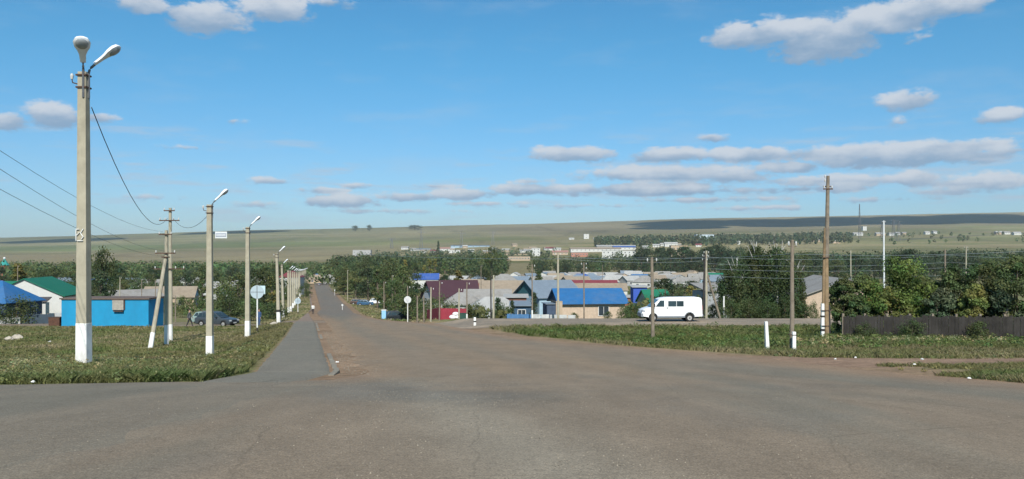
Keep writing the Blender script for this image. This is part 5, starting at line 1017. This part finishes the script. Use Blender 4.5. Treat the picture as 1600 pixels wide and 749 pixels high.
T('rd0', 1500, 2200, 366, 7, 'small lone far tree on the meadow, left of two'); T('rd2', 1512, 2200, 368, 5, 'small lone far tree on the meadow, right of two')
# far woods that read as one mass
def mass(name, label, n, pxr, Yr, hr, colr, leaf, nl=26, seed=1, gapf=None, rad=.45, clip=False, lab_cat='wood'):
    r = np.random.default_rng(seed); px = r.uniform(*pxr, n); Y = r.uniform(*Yr, n); X = (px - 800) / F * Y
    if gapf is not None: k = gapf(px, Y, fbm(X / 60, Y / 60, 3, seed)); px, Y, X = px[k], Y[k], X[k]; n = len(px)
    H = r.uniform(*hr, n); Z = Tz(X, Y); ci = np.repeat(np.arange(n), nl); N_ = n * nl; d = r.normal(size=(N_, 3)); d /= np.linalg.norm(d, axis=1)[:, None]
    rr = (.5 + .5 * r.random(N_) ** .5); Rr = (H * rad)[ci]; p = np.stack([X[ci] + d[:, 0] * Rr * rr, Y[ci] + d[:, 1] * Rr * rr, Z[ci] + H[ci] * .52 + d[:, 2] * H[ci] * .48 * rr], -1)
    nrm = d + r.normal(size=(N_, 3)) * .5; nrm /= np.linalg.norm(nrm, axis=1)[:, None]; t = np.cross(nrm, r.normal(size=(N_, 3))); t /= np.linalg.norm(t, axis=1)[:, None]; b = np.cross(nrm, t); s = leaf * (.6 + .8 * r.random(N_))[:, None]
    if clip: p[:, 2] = np.maximum(p[:, 2], Z[ci] + .02)
    V = np.stack([p - t * s * .5, p + b * s * .4, p + t * s * .5, p - b * s * .4], 1).reshape(-1, 3); o = np.arange(N_) * 4; tc_ = np.array(colr) * (.7 + .6 * r.random(n))[:, None]; tc_[:, 0] *= .8 + .5 * r.random(n)
    c = tc_[ci] * (.8 + .4 * r.random(N_))[:, None]; return tag(link(name, fast_mesh(name, V, np.stack([o, o + 1, o + 2, o + 3], -1), lmat, np.repeat(c, 4, 0))), label, 'wood', kind='stuff')
mass('woodland', 'dark wooded belt across the valley left of the road', 620, (-60, 560), (440, 900), (9, 14), G1, 1.5, 60, 1)
mass('woodland', 'dense dark wood in the middle above the cobalt blue roof', 420, (520, 790), (640, 1150), (12, 18), G1, 2.0, 60, 2)
mass('woodland', 'tree belt between village and factory', 300, (760, 1180), (720, 1150), (10, 17), G1, 2.0, 60, 3, lambda px, Y, f: (f > .42) & ~((px > 772) & (px < 832)))
mass('woodland', 'dark wood across the right half behind the barn', 380, (1130, 1660), (540, 900), (14, 20), GD, 1.8, 64, 4)
mass('woodland', 'thin young plantation on the far slope behind the factory', 900, (930, 1330), (2000, 2600), (16, 24), (.075, .095, .045), 5, 22, 5, lambda px, Y, f: (f > .3), .22)
mass('woodland', 'scattered trees round the factory and the slope sheds', 260, (560, 1060), (1180, 1700), (9, 16), GB, 3.0, 30, 6, lambda px, Y, f: (f > .5) & ~((px > 870) & (px < 1010)))
mass('woodland', 'hedge lines and thickets on the far right meadow', 160, (1250, 1650), (1900, 2900), (8, 14), G1, 4.0, 20, 7, lambda px, Y, f: (f > .56))
mass('bushland', 'weeds and low shrubs between the village gardens', 700, (560, 1300), (96, 330), (1.2, 2.8), G2, .5, 40, 8, lambda px, Y, f: ((px > 640 + (Y < 200) * 20)) & (f > .35) & ~((px > 800) & (px < 985) & (Y < 175)) & ~((px > 1235) & (px < 1300) & (Y < 150)), .6)
mass('bushland', 'low shrubs and garden greenery left of the road', 420, (-20, 440), (118, 330), (1.2, 3.0), G2, .5, 40, 9, lambda px, Y, f: (f > .42) & (px < 430 - 0 * Y) & ~((px > 60) & (px < 250) & (Y < 135)), .6)

edgeL = lambda px, Y, f: ((px - 800) / F * Y < x_pathL(Y) - .25) & (Y > sl_y((px - 800) / F * Y) + .15) & (f > .3)
mass('weeds', 'leafy green weeds and low herbs along the left street edge', 1500, (-40, 470), (16.6, 27), (.08, .24), (.20, .225, .085), .042, 46, 10, edgeL, .75, True)
mass('weeds', 'dry pale herbs scattered on the left verge', 420, (-40, 470), (17, 40), (.1, .32), (.25, .235, .125), .045, 30, 11, edgeL, .5, True)
mass('weeds', 'darker weed patches scattered over the left field', 700, (-40, 440), (30, 84), (.08, .28), (.18, .20, .075), .08, 34, 12, lambda px, Y, f: ((px - 800) / F * Y < x_pathL(Y) - .8) & (f > .45), 1.0, True)
mass('weeds', 'rank green weeds filling the roadside ditch', 1300, (700, 1640), (38, 67), (.15, .48), (.15, .20, .06), .085, 44, 13, lambda px, Y, f: ((px - 800) / F * Y > x_roadR(Y) + 3) & (f > .35) & ~((px > 1300) & (Y > 49)), .8, True)
mass('weeds', 'dry straw coloured herbs below the dark plank fence', 500, (1240, 1640), (33, 47), (.15, .42), (.33, .29, .16), .06, 34, 14, lambda px, Y, f: (f > .35), .45, True)
mass('weeds', 'small herbs on the strip beside the dirt track', 420, (1180, 1640), (17, 36), (.05, .17), (.20, .205, .085), .045, 30, 15, lambda px, Y, f: ((px - 800) / F * Y > x_roadR(Y) + .6 + 1.2 * ss(Y, 22, 27)) & (np.abs(Y - (27.5 - .14 * ((px - 800) / F * Y - 12))) > 2.2) & (f > .4), .9, True)
# ------------------------------------------------------------------ vehicles
tyre = mat('tyre_rubber', (.022, .022, .022), .9, .2, 8, .3); rim = mat('wheel_rim', (.42, .41, .39), .5, .2, 8, .1, .4); vglass = glassy('car_glass', (.025, .04, .045), .08)
def wheel(t, x, y, r, w=.2, out=1, hub=rim):
    m = MB(); m.tube([(x, y - w / 2, r), (x, y - w / 2 + .03, r), (x, y + w / 2 - .03, r), (x, y + w / 2, r)], [r * .9, r, r, r * .9], 22); o = m.build('wheel', tyre, t, smooth=True)
    yy = y + out * w / 2; MB().tube([(x, yy - out * .02, r), (x, yy + out * .012, r)], [r * .62, r * .55], 18).build('rim', hub, o); MB().tube([(x, yy, r), (x, yy + out * .03, r)], r * .2, 10).build('hub', steel, o)
# the van: 5.5 m long, nose towards -x, faces the camera with its left side at -y
vp = P(1047, 75.2); van = empty('van', (vp[0], vp[1], vp[2] + .07), R(1.5), 'white delivery van with two dark side windows driving on the gravel road', 'van')
vw = mat('van_white', (.80, .81, .82), .35, .03, 2, .02, spec=.5, dirt=(.6, .58, .53), dirt_amt=.3); vgrey = mat('van_bumper', (.20, .22, .24), .6, .1, 3, .05)
def arch(cx, r, z0, n=7): return [(cx + r * math.cos(a), z0 + r * math.sin(a)) for a in [math.pi * (n - k) / n for k in range(n + 1)]]
HW = .97
prof = [(-2.72, .52), (-2.74, .80), (-2.66, 1.02), (-2.45, 1.16), (-1.95, 1.30), (-1.28, 1.92), (-1.05, 2.06), (-.85, 2.12), (-.4, 2.17), (2.35, 2.20), (2.58, 2.14), (2.66, 1.95), (2.70, .62), (2.66, .50)] + [(2.0, .47)] + list(reversed(arch(1.55, .43, .40))) + [(1.05, .42), (-1.2, .42)] + list(reversed(arch(-1.72, .42, .40))) + [(-2.2, .45)]
m = MB(); n = len(prof); ring = []
for y, sc in ((-HW, 0), (HW, 0)): ring.append([(x, y * (1 - .085 * max(0, zz - 1.15) / 1.05), zz) for x, zz in prof])
m.add(ring[0] + ring[1], [tuple(range(n)), tuple(reversed(range(n, 2 * n)))] + [(i, (i + 1) % n, (i + 1) % n + n, i + n) for i in range(n)])
m.build('body', vw, van, bevel=.06, smooth=True)
def vy(zz): return -(HW * (1 - .085 * max(0, zz - 1.15) / 1.05))
def vpanel(poly, nm, mt, par, off=.012, th=.03):
    n_ = len(poly); a = [(x, vy(zz) - off, zz) for x, zz in poly]; b = [(x, vy(zz) + th, zz) for x, zz in poly]
    for s in (1, -1):
        mb = MB(); mb.add([(x, y * s, zz) for x, y, zz in a + b], [tuple(range(n_)), tuple(reversed(range(n_, 2 * n_)))] + [(i, (i + 1) % n_, (i + 1) % n_ + n_, i + n_) for i in range(n_)]); o = mb.build(nm, mt, par)
    return o
vpanel([(-1.50, 1.38), (-.72, 1.38), (-.72, 1.93), (-1.08, 1.93)], 'window', vglass, van); vpanel([(-.36, 1.40), (.36, 1.40), (.36, 1.88), (-.36, 1.88)], 'window', vglass, van); vpanel([(.40, 1.40), (1.02, 1.40), (1.02, 1.88), (.40, 1.88)], 'window', vglass, van)
for x in (-.55, -.40 + .0, 1.22): vpanel([(x, .62), (x + .018, .62), (x + .018, 2.0), (x, 2.0)], 'door_seam', vgrey, van, .006)
vpanel([(-.50, 1.25), (-.36, 1.25), (-.36, 1.29), (-.50, 1.29)], 'door_handle', black, van, .03)
ws = MB(); q = [(-1.93, 1.34), (-1.22, 1.99)]; ws.add([(q[0][0] - .02, -.82, q[0][1] + .02), (q[0][0] - .02, .82, q[0][1] + .02), (q[1][0] - .03, .76, q[1][1]), (q[1][0] - .03, -.76, q[1][1]), (q[0][0] + .1, -.82, q[0][1]), (q[0][0] + .1, .82, q[0][1]), (q[1][0] + .1, .76, q[1][1]), (q[1][0] + .1, -.76, q[1][1])], [(0, 1, 2, 3), (7, 6, 5, 4), (0, 4, 5, 1), (1, 5, 6, 2), (2, 6, 7, 3), (3, 7, 4, 0)]); ws.build('windscreen', vglass, van)
MB().box((-2.70, 0, .62), (.22, 1.98, .34)).build('front_bumper', vgrey, van, bevel=.05); MB().box((2.72, 0, .56), (.16, 1.8, .2)).build('rear_bumper', vgrey, van, bevel=.04)
for s in (-1, 1):
    MB().box((-2.56, s * .80, .98), (.32, .34, .22)).build('headlight', glassy('lamp_lens', (.25, .27, .3), .1), van, bevel=.04); MB().box((2.70, s * .82, 1.25), (.05, .14, .42)).build('tail_light', mat('tail_red', (.3, .02, .02), .4, .05), van); MB().box((-1.62, s * 1.1, 1.5), (.1, .22, .3)).build('mirror', black, van, bevel=.03)
    MB().box((-.1, s * .93, .47), (2.5, .12, .16)).build('sill', vgrey, van, bevel=.02)
    for x in (-1.72, 1.55): wheel(van, x, s * .84, .36, .24, s)
    MB().tube([(x_, s * .975, z_) for x_, z_ in arch(1.55, .46, .42)], .03, 5).build('arch_trim', vgrey, van)
MB().box((0, 0, .45), (4.8, 1.5, .18)).build('chassis', black, van)
# dark estate car, nose towards +x
def car(loc, rz, label, paint, L_=4.3, group=None):
    t = empty('car', loc, rz, label, 'car', group); hw = .83
    lo = [(-2.1, .35), (-2.12, .75), (-2.05, .92), (.95, .92), (1.75, .82), (2.05, .72), (2.1, .45), (2.05, .30)] + [(1.75, .28)] + list(reversed(arch(1.32, .36, .30))) + [(-.85, .26)] + list(reversed(arch(-1.30, .36, .30))) + [(-1.8, .28)]
    # order: lower outline runs clockwise from the rear
    m = MB(); n = len(lo); m.add([(x, -hw, zz) for x, zz in lo] + [(x, hw, zz) for x, zz in lo], [tuple(range(n)), tuple(reversed(range(n, 2 * n)))] + [(i, (i + 1) % n, (i + 1) % n + n, i + n) for i in range(n)])
    cab = [(-1.98, .90), (-1.60, 1.42), (-1.2, 1.49), (.0, 1.48), (.25, 1.42), (.98, .90)]; k = [1, .84, .80, .80, .82, 1]; nc_ = len(cab)
    m.add([(x, -hw * q * .98, zz) for (x, zz), q in zip(cab, k)] + [(x, hw * q * .98, zz) for (x, zz), q in zip(cab, k)], [tuple(range(nc_)), tuple(reversed(range(nc_, 2 * nc_)))] + [(i, (i + 1) % nc_, (i + 1) % nc_ + nc_, i + nc_) for i in range(nc_)])
    m.build('body', paint, t, bevel=.04, smooth=True)
    def yy(zz): return hw * .98 * (1 - .19 * (zz - .90) / .58) + .012
    for s in (-1, 1):
        for poly in ([(-1.78, .98), (-1.25, .98), (-1.25, 1.38), (-1.52, 1.38)], [(-1.18, .97), (-.42, .97), (-.42, 1.39), (-1.18, 1.39)], [(-.36, .97), (.72, .97), (.2, 1.38), (-.36, 1.38)]):
            nn = len(poly); MB().add([(x, s * yy(zz), zz) for x, zz in poly] + [(x, s * (yy(zz) - .04), zz) for x, zz in poly], [tuple(range(nn)), tuple(reversed(range(nn, 2 * nn)))] + [(i, (i + 1) % nn, (i + 1) % nn + nn, i + nn) for i in range(nn)]).build('window', vglass, t)
        for x in (-1.30, 1.32): wheel(t, x, s * .74, .31, .2, s)
        MB().box((2.05, s * .62, .66), (.1, .34, .15)).build('headlight', glassy('head_lens', (.5, .52, .52), .1), t, bevel=.02); MB().box((-2.1, s * .68, .72), (.06, .2, .22)).build('tail_light', mat('tail_red', (0, 0, 0)), t); MB().box((.55, s * .93, .98), (.1, .16, .12)).build('mirror', black, t, bevel=.02)
        MB().tube([(-1.4, s * .6, 1.52), (.1, s * .6, 1.52)], .02, 5).build('roof_rail', steel, t)
    MB().add([(1.0, -.68, .95), (1.0, .68, .95), (.30, .6, 1.43), (.30, -.6, 1.43), (.9, -.68, .92), (.9, .68, .92), (.2, .6, 1.40), (.2, -.6, 1.40)], [(0, 1, 2, 3), (7, 6, 5, 4), (0, 4, 5, 1), (1, 5, 6, 2), (2, 6, 7, 3), (3, 7, 4, 0)]).build('windscreen', vglass, t)
    MB().box((2.08, 0, .42), (.14, 1.6, .2)).build('front_bumper', black, t, bevel=.03); MB().box((2.10, 0, .66), (.05, .85, .12)).build('grille', black, t); MB().box((2.165, 0, .42), (.02, .5, .12)).build('number_plate', porc, t); MB().box((-2.14, 0, .42), (.12, 1.6, .2)).build('rear_bumper', black, t, bevel=.03)
    MB().box((0, 0, .3), (3.9, 1.4, .12)).build('chassis', black, t)
    return t
dk = mat('car_dark', (.045, .055, .065), .3, .1, 3, .03, spec=.6)
dark_car = car(P(339, 86.5), R(-16), 'dark grey green estate car parked on the dirt side street, nose to the right', dk)
def place_car(px, Y, rz, label, mt):
    c = copy_tree(dark_car, P(px, Y), R(rz), label=label)
    for ch in c.children:
        if ch.name.startswith('body'): ch.data = ch.data.copy(); ch.data.materials[0] = mt
    return c
place_car(499, 440, 104, 'tiny dark car far down the road', dk); place_car(571, 215, 4, 'far dark blue car parked by the trees right of the road', mat('car_blue', (.04, .10, .18), .3, .1)); place_car(560, 222, 10, 'far dark brown car left of the dark blue one', mat('car_brown', (.08, .05, .04), .4, .1))
place_car(590, 225, 0, 'far white car parked right of the dark blue one', vw); place_car(623, 122, 20, 'black car half hidden by trees left of the round white sign', mat('car_black', (.02, .025, .03), .3, .1)); place_car(330, 99, -6, 'pale green car behind the dark estate car', mat('car_pale_green', (.22, .30, .28), .4, .1))

# ------------------------------------------------------------------ people
def person(loc, rz, label, legs, torso, stride=.25, arms=((.12, .1), (-.12, .1)), hair_c=(.05, .035, .025), H=1.75, lean=0.0):
    s = H / 1.75; me = D.meshes.new('person'); V = []; E = []; Rd = []
    def v(p, r, prev=None): V.append((p[0] * s, p[1] * s, p[2] * s)); Rd.append(r * s); i = len(V) - 1; (E.append((prev, i)) if prev is not None else None); return i
    pel = v((0, 0, .95), .15); wa = v((0, lean * .2, 1.12), .135, pel); ch = v((0, lean * .6, 1.33), .165, wa); nk = v((0, lean, 1.48), .065, ch); hd0 = v((0, lean + .01, 1.58), .085, nk); hd1 = v((0, lean + .015, 1.68), .09, hd0); v((0, lean, 1.74), .05, hd1)
    v((0, lean + .11, 1.62), .018, hd0)
    for sx, st_ in ((-1, stride), (1, -stride)):
        h = v((sx * .10, 0, .88), .105, pel); k = v((sx * .11, st_ * .5 + .04, .49), .07, h); a = v((sx * .11, st_, .09), .045, k); v((sx * .12, st_ + .14, .04), .035, a)
    for sx, (fy, bend) in zip((-1, 1), arms):
        sh_ = v((sx * .19, lean * .9, 1.42), .065, ch); e = v((sx * .25, fy * .6, 1.13), .047, sh_); w = v((sx * .25, fy + bend, .90), .033, e); hnd = v((sx * .25, fy + bend + .03, .83), .03, w)
        for f in range(3): v((sx * (.25 + (f - 1) * .012), fy + bend + .05 + f * .008 - .008, .745 + abs(f - 1) * .012), .009, hnd)
    me.from_pydata(V, E, []); o = D.objects.new('person_tmp', me); COL.objects.link(o); mo = o.modifiers.new('s', 'SKIN'); sv = me.skin_vertices[0].data
    for i, r in enumerate(Rd): sv[i].radius = (r, r * (.8 if r > .12 else 1))
    sv[0].use_root = True; mo2 = o.modifiers.new('u', 'SUBSURF'); mo2.levels = 2; dg = C.evaluated_depsgraph_get(); m2 = D.meshes.new_from_object(o.evaluated_get(dg)); D.objects.remove(o)
    p = D.objects.new('person', m2); COL.objects.link(p); m2.materials.clear()
    for q in (legs, torso, mat('skin', (.42, .25, .18), .6, .08), mat('shoe', (.03, .025, .02), .7, .2)): m2.materials.append(q)
    for f in m2.polygons:
        zz = f.center.z / s; ax = abs(f.center.x) / s
        f.material_index = 3 if zz < .09 else 2 if zz > 1.47 or (zz < .9 and ax > .19) else 1 if zz > .93 or ax > .195 else 0; f.use_smooth = True
    p.location = loc; p.rotation_euler.z = rz; tag(p, label, 'person')
    hr = MB().sphere((0, (lean - .015) * s, 1.70 * s), (.098 * s, .105 * s, .085 * s), 12, 8).build('hair', mat('hair', hair_c, .8, .2), p, smooth=True); return p
dkc = mat('cloth_dark', (.03, .03, .035), .9, .15); blc = mat('cloth_blue', (.04, .08, .17), .9, .15); wtc = mat('cloth_white', (.6, .6, .58), .9, .1)
person(P(296, 84), R(-80), 'man in dark clothes walking beside the utility poles', dkc, mat('cloth_grey', (.09, .09, .10), .9, .15), .28, ((.2, .05), (-.22, .1)))
person(P(405, 87), R(160), 'person in a dark blue suit standing behind the round sign post', blc, blc, .04, ((.05, .05), (.03, .1)))
person(P(489, 140), R(10), 'person with a white top and dark trousers walking down the footpath', dkc, wtc, .22)
# ------------------------------------------------------------------ litter and stones
lit = mat('litter_white', (.7, .7, .68), .7, .1, 9, .2); rl = random.Random(9)
for i, (px, Y, sz, lab) in enumerate([(26, 18.0, .16, 'crumpled white litter at the left grass edge'), (52, 17.6, .10, 'tiny pale scrap on the asphalt at left'), (129, 18.6, .06, 'small white scrap in the grass below the double headed lamp'), (172, 19.6, .14, 'white paper litter in the weeds right of the nearest lamp'), (181, 19.0, .16, 'second white paper litter nearer the asphalt'), (78, 60, .22, 'white litter on the field left of the kiosk'), (1305, 27.7, .09, 'white scrap by the dirt track below the tall brown pole'), (1337, 28.5, .12, 'white litter on the dirt track edge under the fence'), (1441, 27.0, .12, 'white litter in the grass below the dark fence'), (1429, 24.5, .10, 'white litter at the track below the fence middle'), (1514, 19.0, .09, 'white scrap in the roadside grass at right'), (527, 26, .10, 'white scrap beside the footpath kerb'), (1176, 62, .2, 'pale litter in the ditch behind the leaning post')]):
    l = P(px, Y, .06); m = MB(); sz *= .55; m.sphere((0, 0, sz * .25), (sz, sz * .7, sz * .4), 7, 5); m.v = [(a * rl.uniform(.6, 1.3), b * rl.uniform(.6, 1.3), c * rl.uniform(.5, 1.4)) for a, b, c in m.v]
    o = m.build('litter', lit); o.location = l; o.rotation_euler.z = rl.random() * 6; tag(o, lab, 'litter', 'scraps of litter on the verges')
stn = mat('boulder', (.38, .34, .28), .9, .2, 3, .4)
for px, Y, sz, lab in ((27, 64, .45, 'pale boulder on the left field'), (14, 63, .35, 'flat pale stone left of the boulder on the field'), (428, 82, .4, 'pale stone beside the foot of the tarred band lamp')):
    m = MB(); m.sphere((0, 0, sz * .25), (sz, sz * .7, sz * .55), 9, 6); m.v = [(a * rl.uniform(.8, 1.15), b * rl.uniform(.8, 1.15), c * rl.uniform(.8, 1.15)) for a, b, c in m.v]; o = m.build('stone', stn, smooth=False); o.location = P(px, Y); tag(o, lab, 'stone')
t = empty('sack_pile', P(712, 91), 0, 'small white heap of sacks in front of the bright red fence', 'sacks'); q_ = MB()
for a, b, c, d_ in ((-.3, 0, .5, .42), (.25, .05, .5, .38), (0, -.05, .85, .36)): q_ = MB(); q_.sphere((a, b, c - .1), (d_, d_ * .7, d_ * .6), 10, 7); q_.build('sack', vw, t, smooth=True)
t = empty('crate', P(723, 91), 0, 'low dark green crate beside the white sacks at the red fence', 'crate'); MB().box((0, 0, .42), (.85, .7, .75)).build('crate_body', mat('crate_green', (.02, .06, .045), .7, .1), t, bevel=.02); MB().box((0, 0, .81), (.92, .76, .05)).build('lid', mat('crate_green', (0, 0, 0)), t)
# loose gravel on the asphalt, too many to count
r = np.random.default_rng(4); n = 9000; X = r.normal(0, 1, n); Y = 5.2 + 14 * r.random(n) ** 1.3; X = np.interp(Y, [5, 18], [.7, -2.4]) + X * (1.0 + .5 * r.random(n)); k = fbm(X * 1.1, Y * .9, 3, 8) > .42; far_ = r.random(n) < .0; X, Y = X[k], Y[k]
X2 = r.uniform(-5.5, 9, 5000); Y2 = r.uniform(5, 20, 5000); k = fbm(X2 * .9, Y2 * .6, 3, 19) > .5; X2, Y2 = X2[k], Y2[k]
t3 = r.uniform(21, 60, 2500); X3 = x_pathR(t3) + .3 + np.abs(r.normal(0, .5, 2500)); X = np.concatenate([X, X2, X3]); Y = np.concatenate([Y, Y2, t3]); n = len(X)
s = .0035 + .007 * r.random(n) ** 3; s[len(s) - 2500:] *= 2; Z = Tz(X, Y) + .031 + np.maximum(Y, 0) * .0006
oc = np.array([(1, 0, 0), (0, 1, 0), (-1, 0, 0), (0, -1, 0), (0, 0, .8)]); V = np.stack([X, Y, Z], -1)[:, None] + oc[None] * s[:, None, None] * (.7 + .6 * r.random((n, 5, 1))); o_ = (np.arange(n) * 5)[:, None]
tri = np.array([(0, 1, 4), (1, 2, 4), (2, 3, 4), (3, 0, 4)]); Fc = (o_[:, :, None] + tri[None]).reshape(-1, 3); cg = np.array((.27, .235, .18)) * (.4 + .9 * r.random(n))[:, None]
tag(link('loose_gravel', fast_mesh('loose_gravel', V.reshape(-1, 3), Fc, ground_mat('gravel_stone', .9, 30, .1, .1), np.repeat(cg, 5, 0))), 'pale loose gravel scattered over the asphalt in the foreground', 'gravel', kind='stuff')

# ------------------------------------------------------------------ clouds whose shadows lie on the far hills, and haze
cm_ = mat('cloud_white', (.85, .86, .88), 1, .03, .002, 0)
def cloud(cx, cy, lx, ly, seed):
    rr = random.Random(seed); m = MB(); n = int(lx * ly / 32000) + 8
    for i in range(n): m.sphere((cx + rr.uniform(-.5, .5) * lx, cy + rr.uniform(-.5, .5) * ly, 2500 + rr.uniform(0, 80)), (rr.uniform(160, 300), rr.uniform(140, 220), rr.uniform(60, 130)), 12, 7)
    tag(m.build('cloud', cm_, smooth=True), kind='structure')
def shadow_cloud(px0, px1, Y0, Y1, seed):
    Yc = (Y0 + Y1) / 2; X0, X1 = (px0 - 800) / F * Yc, (px1 - 800) / F * Yc; zc = z((X0 + X1) / 2, Yc); sh_ = (2500 - zc) / math.tan(R(SUN_EL)); cloud((X0 + X1) / 2 + SUN_SX * sh_, Yc - sh_, max(300, X1 - X0 - 350), max(60, Y1 - Y0 - 300), seed)
shadow_cloud(980, 1720, 4000, 5150, 1); shadow_cloud(20, 120, 4300, 4700, 2); shadow_cloud(330, 400, 4900, 5200, 3)
hz = MB().box((0, 5600, 150), (29000, 12800, 420)).build('haze', None); hz.data.materials.clear()
hm = D.materials.new('haze_air'); hm.use_nodes = True; nt2 = hm.node_tree; nt2.nodes.clear(); pv = nt2.nodes.new('ShaderNodeVolumePrincipled'); pv.inputs['Color'].default_value = (.82, .9, 1, 1); pv.inputs['Density'].default_value = HAZE; pv.inputs['Anisotropy'].default_value = .2
oo = nt2.nodes.new('ShaderNodeOutputMaterial'); nt2.links.new(pv.outputs[0], oo.inputs['Volume']); hz.data.materials.append(hm); tag(hz, kind='stuff')

# ------------------------------------------------------------------ labels: tell look-alikes apart by their order across the picture
by = {}
for o in S.objects:
    if o.parent is None and 'label' in o: by.setdefault(o['label'], []).append(o)
for lab, os_ in by.items():
    if 1 < len(os_) <= 12:
        os_.sort(key=pixx); n = len(os_)
        for i, o in enumerate(os_):
            w = 'left' if i == 0 else 'right' if i == n - 1 else 'middle' if n == 3 else None
            suf = ('%smost' % w if w in ('left', 'right') else 'middle one') if w else '%s from left' % ordn[i]
            o['label'] = '%s, %s' % (lab, suf) if n > 2 else '%s, %s one' % (lab, w)
            if len(o['label'].split()) > 16: o['label'] = o['label'].replace(' village', '').replace('of the ', '').replace('on the slope, ', '').replace('above the blue roof', 'above blue roof')
for o in S.objects:
    if o.parent is None and len(str(o.get('label', '')).split()) > 16: print('LONG', o['label'])
